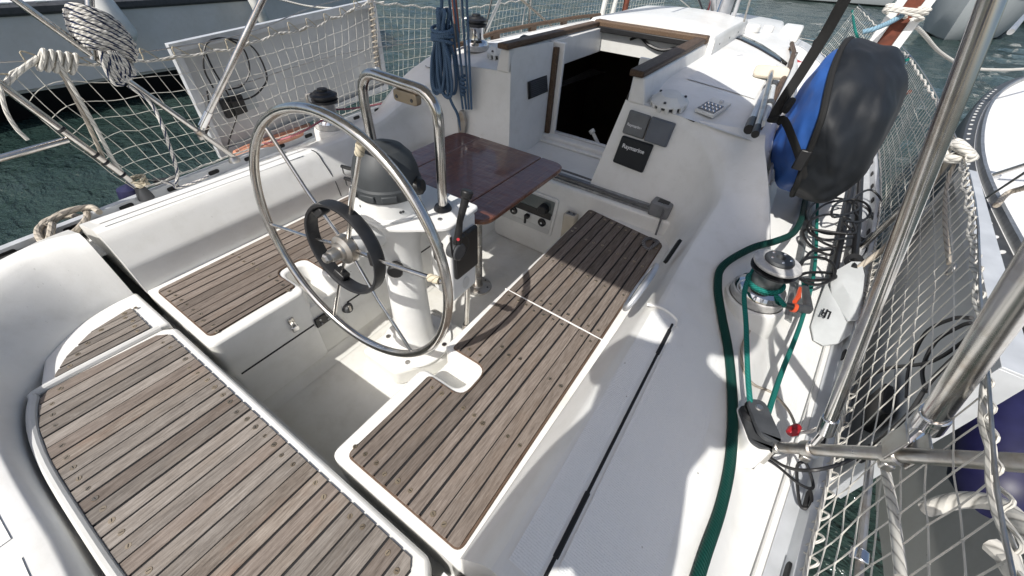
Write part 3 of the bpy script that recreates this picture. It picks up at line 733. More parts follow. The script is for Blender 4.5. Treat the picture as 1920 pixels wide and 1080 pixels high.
m = MB(); m.bb(-0.34, 0.34, 3.27, 3.29, 0.53, 0.66); m.build('hatch_liner', 'gel_dull', boat)
m = MB(); m.tube(catmull([V((-0.10, 3.262, 0.635)), V((-0.03, 3.25, 0.66)), V((0.05, 3.255, 0.62)), V((0.15, 3.25, 0.605)), V((0.24, 3.26, 0.63))], 6), 0.010, 6); m.build('hatch_strap', 'black', boat)
m = MB(); rows = []
for y in (3.30, 3.34, 3.8, 4.3, 4.56, 4.6):
    t = 0.0 if 3.31 < y < 4.58 else -0.012
    rows.append([V((s_*0.475, y, 0.59)) if q == 0 else V((s_*xx, y, zz+t)) for s_, q, xx, zz in ((-1, 0, 0, 0), (-1, 1, 0.470, 0.705), (-1, 1, 0.455, 0.722), (-1, 1, 0.22, 0.742), (1, 1, 0.0, 0.748), (1, 1, 0.22, 0.742), (1, 1, 0.455, 0.722), (1, 1, 0.470, 0.705), (1, 0, 0, 0))])
m.grid(rows)
for r in (rows[0], rows[-1]): m.add(r, [tuple(range(len(r)))])
hg = m.build('hatch_garage', 'gel', boat, ang=40); tag(hg, 'white sliding hatch box forward of the companionway')
for y in (3.5, 3.85, 4.2):
    d = MB(); d.lathe([(0, 0.002), (0.006, 0.002), (0.007, 0)], 8, frame((1, 0, 0.05)), (0.4735, y, 0.66)); d.build('screw', 'dark_grey', hg)
# curved tinted skylight band across the roof, cabin side windows
m = MB(); 
ax = [(0.36, 4.42, 0.26), (0.52, 4.28, 0.24), (0.68, 4.08, 0.22), (0.82, 3.86, 0.18), (0.93, 3.66, 0.10)]
m.grid([[V((x, y+dy*f, roofz(x, y)+0.006)) for f in (-0.5, -0.2, 0.2, 0.5)] for x, y, dy in ax]); o = m.build('skylight', 'black_gloss', boat, solid=0.004); tag(o, 'curved dark tinted skylight band on the cabin roof')
for s in (-1, 1):
    m = MB(); rows = []
    for y in (2.25, 2.32, 2.6, 3.0, 3.6, 4.4):
        e = edge(y); z1 = roofz(e, y); zf = sheer(y)+0.014; hgt = min(1, (y-2.24)/0.25)
        rows.append([V((s*(lerp(e, e+0.15, f)+0.008+0.02*f), y, lerp(z1, zf, f))) for f in (0.5-0.24*hgt, 0.5, 0.5+0.24*hgt)])
    m.grid(rows); wd = m.build('cabin_window', 'black_gloss', boat, solid=0.004)
    e0 = [r[0] for r in rows]+[r[2] for r in rows[::-1]]
    MB().tube(e0, 0.007, 6, closed=True).build('window_frame', 'alu', wd)
# grab rails on the roof
for s in (-1, 1):
    xx = lambda y: s*(edge(y)-0.055)
    pts = [V((xx(y), y, roofz(1, y)+0.012+0.030*abs(math.sin((y-2.25)*math.pi/0.55))**0.5)) for y in [2.25+0.055*i for i in range(41)]]
    m = MB(); m.tube([V((xx(y), y, roofz(1, y)+0.045)) for y in (2.2, 2.8, 3.4, 4.0, 4.45)], 0.016, 8, flat=1.0)
    for k in range(5): y = 2.25+0.52*k; m.box((xx(y), y, roofz(1, y)+0.022), (0.028, 0.09, 0.05))
    o = m.build('grab_rail', 'rail_wood', boat, bevel=0.004); tag(o, 'brown wooden grab rail on the %s roof edge' % ('port' if s < 0 else 'starboard'))
# engine panel recess in the forward well wall
Yp = 1.926
ep = MB(); ep.prism(roundpoly([(-0.30, -0.292), (0.118, -0.292), (0.140, -0.012), (-0.30, -0.012)], 0.02, 4), 0, 0.007, Matrix(((1, 0, 0, 0), (0, 0, -1, Yp), (0, 1, 0, 0), (0, 0, 0, 1))))
ep = ep.build('engine_panel', 'gel', boat, bevel=0.003); tag(ep, 'engine instrument panel with gauges in the forward cockpit wall')
def pan(poly, d0, d1, name, mat, r=0.008, bev=0): return MB().prism(roundpoly(poly, r, 3), d0, d1, Matrix(((1, 0, 0, 0), (0, 0, -1, Yp), (0, 1, 0, 0), (0, 0, 0, 1)))).build(name, mat, ep, bevel=bev)
pan([(-0.285, -0.278), (0.100, -0.278), (0.120, -0.028), (-0.285, -0.028)], 0.0075, 0.010, 'panel_face', 'white_plastic')
pan([(-0.285, -0.140), (0.108, -0.140), (0.118, -0.034), (-0.285, -0.034)], 0.0105, 0.0125, 'panel_glass', 'lcd')
pan([(-0.285, -0.168), (0.104, -0.168), (0.106, -0.120), (-0.285, -0.120)], 0.013, 0.015, 'panel_band', 'black')
pan([(-0.285, -0.278), (0.098, -0.278), (0.100, -0.240), (-0.285, -0.240)], 0.0105, 0.0125, 'panel_trim', 'gel_dull')
for gx, gz in ((-0.175, -0.198), (0.045, -0.205), (-0.27, -0.2)):
    g = MB(); g.lathe([(0, 0.020), (0.020, 0.020), (0.027, 0.016), (0.029, 0.006)], 20, frame((0, -1, 0)), (gx, Yp-0.004, gz)); g = g.build('gauge', 'black_gloss', ep)
    d = MB(); d.lathe([(0, 0.0215), (0.006, 0.0215), (0.007, 0.019)], 10, frame((0, -1, 0)), (gx, Yp-0.004, gz)); d.build('gauge_hub', 'white_plastic', g)
g = MB(); g.lathe([(0, 0.05), (0.026, 0.05), (0.032, 0.044), (0.034, 0.008)], 20, frame((0, -1, 0)), (0.052, Yp-0.004, -0.098)); g.build('tachometer', 'black', ep)
g = MB(); g.box((-0.06, Yp-0.03, -0.19), (0.030, 0.03, 0.022)); g.box((-0.068, Yp-0.036, -0.215), (0.014, 0.014, 0.055)); g.build('ignition_key', 'black', ep, bevel=0.003)
hp = MB(); hp.prism([(0.205, -0.34), (0.275, -0.34), (0.282, -0.055), (0.200, -0.055)], 0.0, 0.055, Matrix(((1, 0, 0, 0), (0, 0, -1, Yp), (0, 1, 0, 0), (0, 0, 0, 1)))); hp = hp.build('handle_holder', 'cream_plastic', boat, bevel=0.012, seg=3)
hq = MB(); hq.bb(0.213, 0.270, Yp-0.048, Yp-0.012, -0.075, -0.052); hq.build('holder_mouth', 'grey_plastic', hp, bevel=0.004)
for xx in (0.226, 0.258): MB().lathe([(0, 0.0025), (0.006, 0.0025), (0.006, 0)], 8, frame((0, 0, 1)), (xx, Yp-0.03, -0.052)).build('hole', 'caulk', hp)
# genoa track on the starboard side deck
for s in (-1, 1):
    m = MB(); m.tube([V((s*1.395, 1.55, 0.050)), V((s*1.40, 2.2, 0.052)), V((s*1.40, 3.4, 0.055))], 0.016, 4, upv=(0, 0, 1), flat=0.7); m.build('genoa_track', 'track_alu', boat)
    m = MB(); m.tube(catmull([V((s*(beam(y)-0.085), y, sheer(y)+0.012)) for y in (0.2, 0.8, 1.6, 2.6, 4.0)], 4), 0.003, 6); m.build('deck_seam', 'gel_dull', boat)
# ================================================================== steering gear
WC = V((0, 0.578, 0.345)); WN = V((0.05, -0.997, 0.078)).normalized()
PED = V((0, 0.80, SZ))
pt = thing('steering_pedestal', 'white steering pedestal with large stainless wheel and compass binnacle', 'pedestal', PED)
Wup = (V((0, 0, 1))-WN*WN.z).normalized(); Wr = WN.cross(Wup)*-1          # Wr points to starboard
if Wr.x < 0: Wr = -Wr
def wp(a, r, off=0): return WC+Wr*(r*math.cos(a))+Wup*(r*math.sin(a))+WN*off
wt = MB().tube([wp(2*math.pi*i/96, 0.436) for i in range(96)], 0.0150, 14, closed=True).build('steering_wheel', 'steel', pt); wt['label'] = 'large stainless steel steering wheel with black inner ring'
for k in range(6):
    a = R_(8+60*k); sp = MB(); sp.tube([wp(a, 0.045, -0.01), wp(a, 0.20, 0.0), wp(a, 0.425)], 0.0075 if k in (1, 0) else 0.0062, 10)
    sp = sp.build('spoke', 'steel', wt)
    if k in (0, 1):
        r0, r1 = (0.385, 0.42) if k == 1 else (0.37, 0.41)
        MB().tube([wp(a, lerp(r0, r1, t/6)) for t in range(7)], [0.012, 0.0135, 0.012, 0.0135, 0.012, 0.0135, 0.012], 10).build('whipping', 'rope_cream', wt)
hub = MB(); M = frame(WN); hub.lathe([(0, 0.062), (0.018, 0.062), (0.021, 0.055), (0.021, 0.03), (0.030, 0.028), (0.033, 0.02), (0.050, 0.012), (0.052, -0.012), (0.040, -0.03), (0.022, -0.04), (0.022, -0.16)], 28, M, WC); hub.build('hub', 'steel_dull', wt)
MB().lathe([(0, 0.082), (0.012, 0.082), (0.017, 0.076), (0.017, 0.058)], 6, M, WC).build('hub_nut', 'steel_dull', wt, smooth=False)
br = MB(); rows = []
for i in range(64):
    a = 2*math.pi*i/64; rows.append([wp(a, r, o) for r, o in ((0.153, -0.022), (0.162, -0.024), (0.167, -0.016), (0.167, 0.016), (0.163, 0.024), (0.155, 0.022), (0.152, 0.016), (0.152, -0.016))])
rows.append(rows[0]); br.grid(rows, closed=True); br = br.build('inner_ring', 'rubber', wt, ang=30)
for a in (8, 128, 248):
    for d in (-4, 5):
        MB().lathe([(0, 0.0), (0.007, 0.0), (0.008, 0.012), (0, 0.012)], 8, frame(wp(R_(a+d), 1)-WC), wp(R_(a+d), 0.136, 0.0)).build('bolt', 'chrome', wt)
    MB().box(wp(R_(a), 0.138, -0.004), (0.05, 0.026, 0.034), frame(WN, wp(R_(a+90), 1)-WC)).build('spoke_clamp', 'black', wt, bevel=0.005)

o = MB().prism([(-0.172, 0.612), (0.055, 0.610), (0.172, 0.792), (0.175, 1.01), (-0.172, 1.01)], SZ, -0.352).build('plinth', 'gel_sole', pt, bevel=0.018, seg=3)
MB().prism([(0.165*math.cos(t), 0.81+0.172*math.sin(t)) for t in [2*math.pi*i/40 for i in range(40)]], -0.352, -0.338).build('base_plate', 'paint_white', pt, bevel=0.004)
for a in (-62, -150, 20, 110):
    MB().lathe([(0, 0.004), (0.011, 0.004), (0.0125, 0)], 12, None, (0.14*math.cos(R_(a)), 0.81+0.147*math.sin(R_(a)), -0.338)).build('bolt', 'steel_dull', pt)
MB().lathe([(0.118, -0.338), (0.114, -0.325), (0.098, -0.312), (0.089, -0.285), (0.085, -0.2), (0.078, 0.1), (0.077, 0.2), (0.080, 0.24), (0.092, 0.29), (0.104, 0.335), (0.110, 0.375), (0.110, 0.386)], 40, None, (0, 0.805, 0)).build('column', 'paint_white', pt)
MB().tube([V((0.0, 0.60, 0.345)), V((0.0, 0.74, 0.335))], 0.048, 20).build('shaft_housing', 'paint_white', pt)
tp = MB().prism(roundpoly([(-0.105, 0.688), (0.09, 0.688), (0.250, 0.825), (0.240, 1.005), (-0.240, 1.005), (-0.250, 0.815)], [0.05, 0.05, 0.03, 0.02, 0.02, 0.03], 5), 0.386, 0.404).build('top_plate', 'paint_white', pt, bevel=0.005)
for x, y in ((0.19, 0.845), (0.21, 0.97), (0.10, 0.97), (0.06, 0.985), (0.13, 0.915), (-0.19, 0.85)):
    MB().lathe([(0, 0.003), (0.008, 0.003), (0.009, 0)], 10, None, (x, y, 0.404)).build('bolt', 'steel_dull', tp)
bn = MB().lathe([(0.112, 0.404), (0.112, 0.41), (0.108, 0.415), (0.107, 0.50), (0.1, 0.502)], 44, None, (0, 0.80, 0)).build('binnacle', 'paint_white', pt)
for a in (-110, -20, -25, 200): MB().lathe([(0, 0.003), (0.0045, 0.003), (0.005, 0)], 8, frame((math.cos(R_(a)), math.sin(R_(a)), 0)), (0.107*math.cos(R_(a)), 0.80+0.107*math.sin(R_(a)), 0.44)).build('screw', 'dark_grey', bn)
cc = MB().lathe([(0.1145, 0.478), (0.1165, 0.482), (0.1165, 0.515), (0.112, 0.522), (0.108, 0.555), (0.094, 0.595), (0.068, 0.624), (0.035, 0.638), (0, 0.641)], 44, None, (0, 0.80, 0)).build('compass_cover', 'canopy_grey', pt, ang=25)
MB().tube([V((0.001+0.104*math.sin(t)*math.cos(0.9), 0.80+0.104*math.sin(t)*math.sin(0.9), 0.535+0.106*math.cos(t))) for t in [R_(-78+12*i) for i in range(14)]], 0.0035, 6).build('cover_ridge', 'canopy_grey', cc)
for a in (-75, -40, -110): 
    c = V((0.116*math.cos(R_(a)), 0.80+0.116*math.sin(R_(a)), 0.497)); MB().box(c, (0.05, 0.012, 0.022), Matrix.Rotation(R_(a+90), 3, 'Z')).build('cover_lug', 'canopy_grey', cc, bevel=0.003)
MB().lathe([(0, 0.03), (0.02, 0.03), (0.03, 0.02), (0.032, 0)], 14, frame((0.8, 0.35, 0.2)), (0.098, 0.835, 0.505)).build('cover_knob', 'black', cc)
for dz in (0.0, 0.045):
    p0 = V((-0.108, 0.765, 0.478+dz)); MB().tube([p0, p0+V((-0.03, -0.012, 0.004)), p0+V((-0.058, -0.016, 0.004))], [0.004, 0.007, 0.006], 8).build('toggle', 'black', cc)
    MB().tube(catmull([p0+V((-0.056, -0.016, 0)), p0+V((-0.045, -0.02, -0.022)), p0+V((-0.01, -0.006, -0.026))], 5), 0.0022, 5).build('lanyard', 'black', cc)
# brake knob, instrument pod and side housing
MB().tube([V((0.05, 0.735, 0.20)), V((0.075, 0.70, 0.195))], [0.026, 0.03], 14).build('brake_knob', 'black', pt, bevel=0.006)
hb = MB(); hb.prism([(0.105, 0.86), (0.238, 0.83), (0.236, 0.99), (0.105, 0.99)], 0.03, 0.386); hb = hb.build('control_housing', 'paint_white', pt, bevel=0.014, seg=3)
MB().prism(roundpoly([(-0.035, -0.055), (0.035, -0.055), (0.035, 0.055), (-0.035, 0.055)], 0.008, 3), 0, 0.004, Matrix.Translation((0.168, 0.846, 0.255)) @ frame((-0.22, -0.975, 0), (1, -0.22, 0)).to_4x4()).build('dark_window', 'black_gloss', hb)
MB().prism([(0.022*math.cos(t), 0.030*math.sin(t)) for t in [2*math.pi*i/20 for i in range(20)]], 0, 0.002, Matrix.Translation((0.2375, 0.915, 0.085)) @ frame((1, 0, 0), (0, 1, 0)).to_4x4()).build('maker_badge', 'gel_dull', hb)
ev = MB(); ev.box((0.246, 0.912, 0.245), (0.020, 0.135, 0.19)); ev = ev.build('throttle_plate', 'black', pt, bevel=0.010, seg=3)
a_ = PX(856, 470, 0.275); b_ = PX(862, 415, 0.278); c_ = PX(873, 372, 0.285)
lv = MB(); lv.tube([a_, b_, c_], [0.017, 0.011, 0.014], 12); lv = lv.build('throttle_lever', 'black', ev)
MB().tube([c_, c_+(c_-b_)*0.35], [0.019, 0.021], 12).build('lever_knob', 'black', lv, bevel=0.006)
MB().tube([V((0.250, a_.y, a_.z)), V((0.292, a_.y, a_.z))], 0.032, 20).build('lever_boss', 'dark_grey', lv, bevel=0.004)
MB().tube([PX(859, 449, 0.292), PX(859, 449, 0.298)], 0.0055, 10).build('red_button', 'red', lv)
MB().tube(catmull([PX(845, 445, 0.28), PX(850, 480, 0.285), PX(866, 484, 0.285), PX(880, 455, 0.285), PX(872, 435, 0.28)], 6), 0.0055, 6, flat=0.4).build('trim_loop', 'black', ev)

GY = 0.905
gt = thing('pedestal_guard', 'polished stainless tube guard arched over the compass', 'pedestal guard', (0, GY, 0.404))
pts = [V((0.150, GY, 0.404)), V((0.156, GY, 0.55)), V((0.160, GY, 0.70))]+[V((0.085+0.075*math.cos(t), GY, 0.722+0.072*math.sin(t))) for t in [R_(10+i*16) for i in range(6)]]+[V((-0.105+0.075*math.cos(t), GY+0.002, 0.728+0.072*math.sin(t))) for t in [R_(90+i*16) for i in range(6)]]+[V((-0.182, GY, 0.70)), V((-0.178, GY, 0.55)), V((-0.170, GY, 0.404))]
MB().tube(pts, 0.0172, 14).build('tube', 'steel', gt)
for x in (0.150, -0.170): MB().lathe([(0.017, 0.016), (0.027, 0.014), (0.032, 0.004), (0.033, 0)], 24, None, (x, GY, 0.404)).build('foot_collar', 'rubber', gt)
MB().prism(roundpoly([(-0.05, -0.022), (0.05, -0.022), (0.05, 0.014), (-0.05, 0.014)], 0.012, 4), -0.012, 0.012, Matrix.Translation((0.035, GY, 0.765)) @ frame((0, -1, 0.0), (1, 0, 0)).to_4x4()).build('instrument_bracket', 'bronze', gt, bevel=0.003)
for x in (-0.0, 0.065): MB().lathe([(0, 0.0135), (0.0055, 0.0135), (0.006, 0.012)], 8, frame((0, -1, 0)), (x, GY, 0.758)).build('bolt', 'dark_grey', gt)

# ---- cockpit table
tb = thing('cockpit_table', 'varnished mahogany drop leaf table on a steel leg', 'table', (-0.085, 1.40, SZ))
tx0, tx1, ty0, ty1, tz = -0.435, 0.252, 1.018, 1.700, 0.322
full = roundpoly([(tx0, ty0), (tx1, ty0), (tx1, ty1), (tx0, ty1)], 0.075, 8)
cuts = [tx0-0.01, -0.285, 0.108, tx1+0.01]
for i in range(3):
    pl = halfplane(halfplane(full, 0, cuts[i]+0.0012, True), 0, cuts[i+1]-0.0012, False)
    MB().prism(pl, tz-0.024, tz+(0.0 if i == 1 else -0.0008)).build('leaf', 'mahogany', tb, bevel=0.006, seg=3)
MB().bb(-0.25, 0.08, 1.08, 1.64, tz-0.055, tz-0.0245).build('underframe', 'rail_wood', tb)
MB().cyl(V((-0.085, 1.40, SZ+0.008)), V((-0.085, 1.40, tz-0.055)), 0.031, 24).build('leg', 'steel_dull', tb)
fl = MB().lathe([(0.031, 0.02), (0.036, 0.013), (0.085, 0.009), (0.089, 0.0)], 36, None, (-0.085, 1.40, SZ)).build('floor_flange', 'steel_dull', tb)
for a in range(6): MB().lathe([(0, 0.013), (0.006, 0.013), (0.0065, 0.008)], 8, None, (-0.085+0.066*math.cos(a*1.047+.3), 1.40+0.066*math.sin(a*1.047+.3), SZ)).build('screw', 'dark_grey', fl)

# ---- small fittings in the well
p = PX(606, 597, -0.335); sp_ = thing('switch_panel', 'small black switch panel on the port bench face', 'switch panel', p)
MB().box(p+V((0.004, 0, 0)), (0.010, 0.085, 0.055)).build('plate', 'black', sp_, bevel=0.004)
for dy in (-0.018, 0.018):
    for dz in (-0.012, 0.012): MB().lathe([(0, 0.006), (0.004, 0.006), (0.005, 0)], 8, frame((1, 0, 0)), p+V((0.009, dy, dz))).build('button', 'grey_plastic', sp_)
p = PX(548, 608, -0.335); pl_ = thing('padlock', 'little brass padlock hanging from the port locker hasp', 'padlock', p)
MB().box(p+V((0.012, 0, -0.018)), (0.014, 0.030, 0.030)).build('body', 'chrome', pl_, bevel=0.004)
MB().tube([p+V((0.012, -0.009, -0.005)), p+V((0.012, -0.008, 0.012)), p+V((0.012, 0.0, 0.018)), p+V((0.012, 0.008, 0.012)), p+V((0.012, 0.009, -0.005))], 0.0025, 6).build('shackle', 'chrome', pl_)
MB().box(p+V((0.004, 0, 0.022)), (0.010, 0.026, 0.032)).build('hasp', 'steel_dull', pl_, bevel=0.003)
p = PX(651, 577, -0.335); dp = thing('shower_plug', 'round dark drain fitting low on the port bench face', 'fitting', p)
MB().lathe([(0, 0.022), (0.018, 0.022), (0.024, 0.012), (0.028, 0)], 18, frame((1, 0, 0)), p).build('cap', 'dark_grey', dp)
MB().box(p+V((0.022, 0, 0.01)), (0.012, 0.012, 0.034)).build('lever', 'steel_dull', dp, bevel=0.003)
p = V((0.166, 0.99, -0.352)); kf = thing('pipe_foot', 'short steel tube foot at the starboard corner of the plinth', 'fitting', p)
MB().cyl(p, p+V((0, 0, 0.07)), 0.020, 14).build('socket', 'steel_dull', kf, bevel=0.004); MB().cyl(p+V((0, 0, 0.07)), V((0.205, 0.965, 0.03)), 0.0125, 12).build('strut', 'steel', kf)

# ---- mainsheet traveller on the bridge deck
tv = thing('traveller_track', 'grey mainsheet traveller track across the bridge deck', 'traveller', (0, 1.985, 0.085))
MB().bb(-0.83, 0.73, 1.965, 2.005, 0.085, 0.118).build('track', 'track_alu', tv, bevel=0.004)
MB().bb(-0.83, 0.73, 1.950, 1.963, 0.086, 0.100).build('flange', 'track_alu', tv)
MB().tube([V((x, 1.958, 0.118+0.004*math.sin(x*9))) for x in [-0.6+0.1*i for i in range(13)]]+[V((0.69, 1.955, 0.122))], 0.0062, 8).build('control_line', 'rope_grey', tv)
MB().tube([V((x, 2.012, 0.128+0.003*math.sin(x*7+1))) for x in [-0.6+0.1*i for i in range(13)]]+[V((0.69, 2.0, 0.130))], 0.0062, 8).build('control_line', 'rope_grey', tv)
ec = MB(); ec.prism(roundpoly([(0.655, 1.925), (0.76, 1.925), (0.775, 2.03), (0.66, 2.025)], 0.015, 4), 0.086, 0.165); ec = ec.build('end_block', 'grey_plastic', tv, bevel=0.012, seg=3)
MB().bb(0.685, 0.745, 1.945, 1.985, 0.160, 0.1675).build('cleat_jaws', 'black', ec, bevel=0.003)
MB().tube([V((0.72, 1.945, 0.165)), V((0.735, 1.92, 0.13)), V((0.74, 1.90, 0.06)), V((0.745, 1.87, 0.02))], 0.0055, 8).build('line_tail', 'rope_grey', tv)
kn = MB(); kn.tube(catmull([V((0.745+0.030*math.cos(t)+0.004*math.sin(3*t), 1.795+0.05*math.sin(t), 0.012+0.008*math.cos(2*t))) for t in [2*math.pi*i/14 for i in range(14)]], 3, True), 0.0095, 8, closed=True); kn.build('line_coil', 'rope_grey', tv)
p = PZ(868, 238, 0.16); p = V((-0.66, 1.99, 0.118))
car = MB(); car.bb(-0.73, -0.59, 1.955, 2.02, 0.118, 0.150); car.build('car', 'dark_grey', tv, bevel=0.008)
for i in range(5):
    c = V((-0.76+0.06*i, 1.93+0.02*(i % 2), 0.118)); MB().tube(catmull([c+V((0.035*math.cos(t), 0.025*math.sin(t), 0.01+0.012*math.sin(2*t+i))) for t in [2*math.pi*k/8 for k in range(8)]], 3, True), 0.007, 6, closed=True).build('loose_line', 'rope_grey', tv)

# ---- mainsheet tackle and boom overhead
ms = thing('mainsheet_tackle', 'blue mainsheet lines running up from the block on the traveller', 'tackle', (-0.66, 1.99, 0.15))
blk = MB(); blk.prism(roundpoly([(-0.022, 0.0), (0.022, 0.0), (0.030, 0.09), (0.012, 0.15), (-0.012, 0.15), (-0.030, 0.09)], 0.01, 3), -0.016, 0.016, Matrix.Translation((-0.655, 1.985, 0.165)) @ frame((0.3, -0.95, 0), (0.95, 0.3, 0)).to_4x4()); blk.build('lower_block', 'steel_dull', ms, bevel=0.004)
MB().tube([V((-0.66, 1.985, 0.15)), V((-0.657, 1.985, 0.18))], 0.008, 8).build('shackle', 'steel', ms)
BT = 2.02
for px0, px1 in ((868, 842), (874, 851), (879, 866), (884, 875)):
    a = PY(px0, 205, 1.985); b = PY(px1, 0, 1.99); d = (b-a)/(b.z-a.z); MB().tube([a+d*(BT-a.z)*t for t in (0, 0.25, 0.5, 0.75, 1)], 0.0068, 8).build('fall', 'rope_blue', ms)
kn = MB(); c = PY(868, 160, 1.975)
kn.tube(catmull([c+V((0.016*math.cos(t*2.4), 0.012*math.sin(t*2.4), 0.055-0.0085*t)) for t in range(14)], 3), 0.0085, 8); kn.build('knot', 'rope_blue', ms)
cb = thing('blue_rope_coil', 'thick hank of blue rope hanging beside the mainsheet', 'rope coil', PY(830, 175, 1.93))
top = PY(828, 18, 1.93); bot = PY(830, 180, 1.93); ax = bot-top
for i in range(9):
    w_ = 0.030+0.010*(i % 4); off = (i-4)*0.0135; l = 0.93+0.07*random.random(); dep = random.uniform(-0.02, 0.03); P = []
    for t in [2*math.pi*k/16 for k in range(16)]:
        yy = 0.5-0.5*math.cos(t)                  # 0 top, 1 bottom
        bul = 0.55+0.6*yy*yy
        sq = 1.0 if not 0.12 < yy < 0.36 else 0.62
        P.append(top+ax*(yy*l)+V((off*bul*sq+w_*math.sin(t)*bul*sq, dep+0.012*math.cos(t*2+i), 0)))
    MB().tube(catmull(P, 4, True), 0.0095, 8, closed=True).build('loop', 'rope_blue', cb)
for j in range(4):
    z = top+ax*(0.20+0.045*j); P = [z+V((0.066*math.cos(t), 0.040*math.sin(t), 0.012*math.sin(t+j))) for t in [2*math.pi*k/14 for k in range(14)]]
    MB().tube(catmull(P, 3, True), 0.0095, 8, closed=True).build('wrap', 'rope_blue', cb)
MB().tube(catmull([top, top+V((0, 0.02, 0.15)), V((top.x, 1.97, 1.3)), V((-0.64, 2.0, BT))], 5), 0.009, 8).build('hanging_line', 'rope_blue', cb)
MB().tube(catmull([PY(838, 170, 1.93), PY(848, 195, 1.94), PY(858, 215, 1.96), V((-0.66, 1.975, 0.19))], 5), 0.0085, 8).build('tail', 'rope_blue', cb)
bm_ = thing('boom', 'aluminium boom above the cockpit carrying the mainsheet', 'boom', (0.1, 5.0, 1.95))
MB().tube([V((0.10, 4.95, 1.93)), V((-0.66, 1.99, 2.09)), V((-0.82, 1.38, 2.12))], 0.07, 16, flat=1.3).build('spar', 'alu', bm_); MB().box((-0.655, 1.995, 2.02), (0.04, 0.06, 0.06)).build('upper_block', 'dark_grey', bm_)
# ================================================================== fittings on cabin top and bulkhead
BN = V((0, -1, 0.18)).normalized(); BP = V((0, 1.97, 0))
def PP(px, py, p0, n): d = ray(px, py); return CAM+d*((p0-CAM).dot(n)/d.dot(n))
def slab_on_bulkhead(corn, th, name, mat, parent, bev=0.006, lift=0.002):
    P = [PP(x, y, BP, BN)+BN*lift for x, y in corn]; Q = [p+BN*th for p in P]
    c = sum(P, V())/4; Q = [c+BN*th+(q-BN*th-c)*0.94 for q in Q]
    m = MB(); m.add(P+Q, [(0, 1, 2, 3), (4, 5, 6, 7), (0, 1, 5, 4), (1, 2, 6, 5), (2, 3, 7, 6), (3, 0, 4, 7)])
    return m.build(name, mat, parent, bevel=bev, seg=3), P
def text_on(txt, p, xdir, ndir, size, mat, parent, name='lettering', bold=0.0):
    cu = bpy.data.curves.new('txt', 'FONT'); cu.body = txt; cu.size = size; cu.align_x = 'CENTER'; cu.align_y = 'CENTER'; cu.extrude = 0.0004; cu.offset = bold
    ob = bpy.data.objects.new('txt', cu); C.objects.link(ob); dg = bpy.context.evaluated_depsgraph_get()
    me = bpy.data.meshes.new_from_object(ob.evaluated_get(dg)); bpy.data.objects.remove(ob)
    M = frame(ndir, xdir); b = wloc(parent)
    for v in me.vertices: v.co = M @ v.co + V(p)-b
    me.materials.clear(); me.materials.append(MATS[mat])
    o = bpy.data.objects.new(name, me); C.objects.link(o); o.parent = parent; return o
dt = thing('instrument_cover', 'grey instrument cover with small white lettering, upper left of three', 'instrument cover', PP(1195, 235, BP, BN), 'instrument covers on the bulkhead')
o, P = slab_on_bulkhead([(1183, 204), (1223, 217), (1207, 262), (1167, 249)], 0.020, 'cover', 'cover_grey', dt, 0.008)
c = PP(1192, 236, BP, BN)+BN*0.0235; text_on('Raymarine', c, P[1]-P[0], BN, 0.0185, 'letter_white', dt, bold=0.0005)
dt = thing('instrument_cover', 'plain blue grey instrument cover, right of the lettered grey one', 'instrument cover', PP(1238, 245, BP, BN), 'instrument covers on the bulkhead')
slab_on_bulkhead([(1224, 217), (1269, 231), (1250, 277), (1208, 263)], 0.030, 'cover', 'cover_blue', dt, 0.006); 
dt = thing('instrument_cover', 'black instrument cover with white lettering, lowest of three', 'instrument cover', PP(1190, 285, BP, BN), 'instrument covers on the bulkhead')
o, P = slab_on_bulkhead([(1168, 252), (1228, 271), (1206, 325), (1149, 303)], 0.022, 'cover', 'cover_black', dt, 0.009)
c = PP(1190, 278, BP, BN)+BN*0.0262; text_on('Raymarine', c, P[1]-P[0], BN, 0.0285, 'letter_white', dt, bold=0.0006)
# louvred vent on the port recess wall
c4 = [PX(988, 153, -0.322), PX(1023, 140, -0.316), PX(1025, 171, -0.310), PX(989, 186, -0.316)]
lvv = thing('louvre_vent', 'small black louvred vent on the port side of the companionway', 'vent', sum(c4, V())/4)
n = V((1, -0.05, 0)); off = n*0.004
MB().add([p+off for p in c4]+[p+off+n*0.008 for p in c4], [(0, 1, 2, 3), (4, 5, 6, 7), (0, 1, 5, 4), (1, 2, 6, 5), (2, 3, 7, 6), (3, 0, 4, 7)]).build('frame', 'black', lvv, bevel=0.003)
for i in range(8):
    t = (i+0.8)/9; a = c4[0].lerp(c4[3], t).lerp(c4[1].lerp(c4[2], t), 0.08)+off+n*0.010; b = c4[0].lerp(c4[3], t).lerp(c4[1].lerp(c4[2], t), 0.92)+off+n*0.010
    MB().tube([a, b], 0.0045, 4, upv=(0, 0, 1)).build('slat', 'dark_grey', lvv, smooth=False)
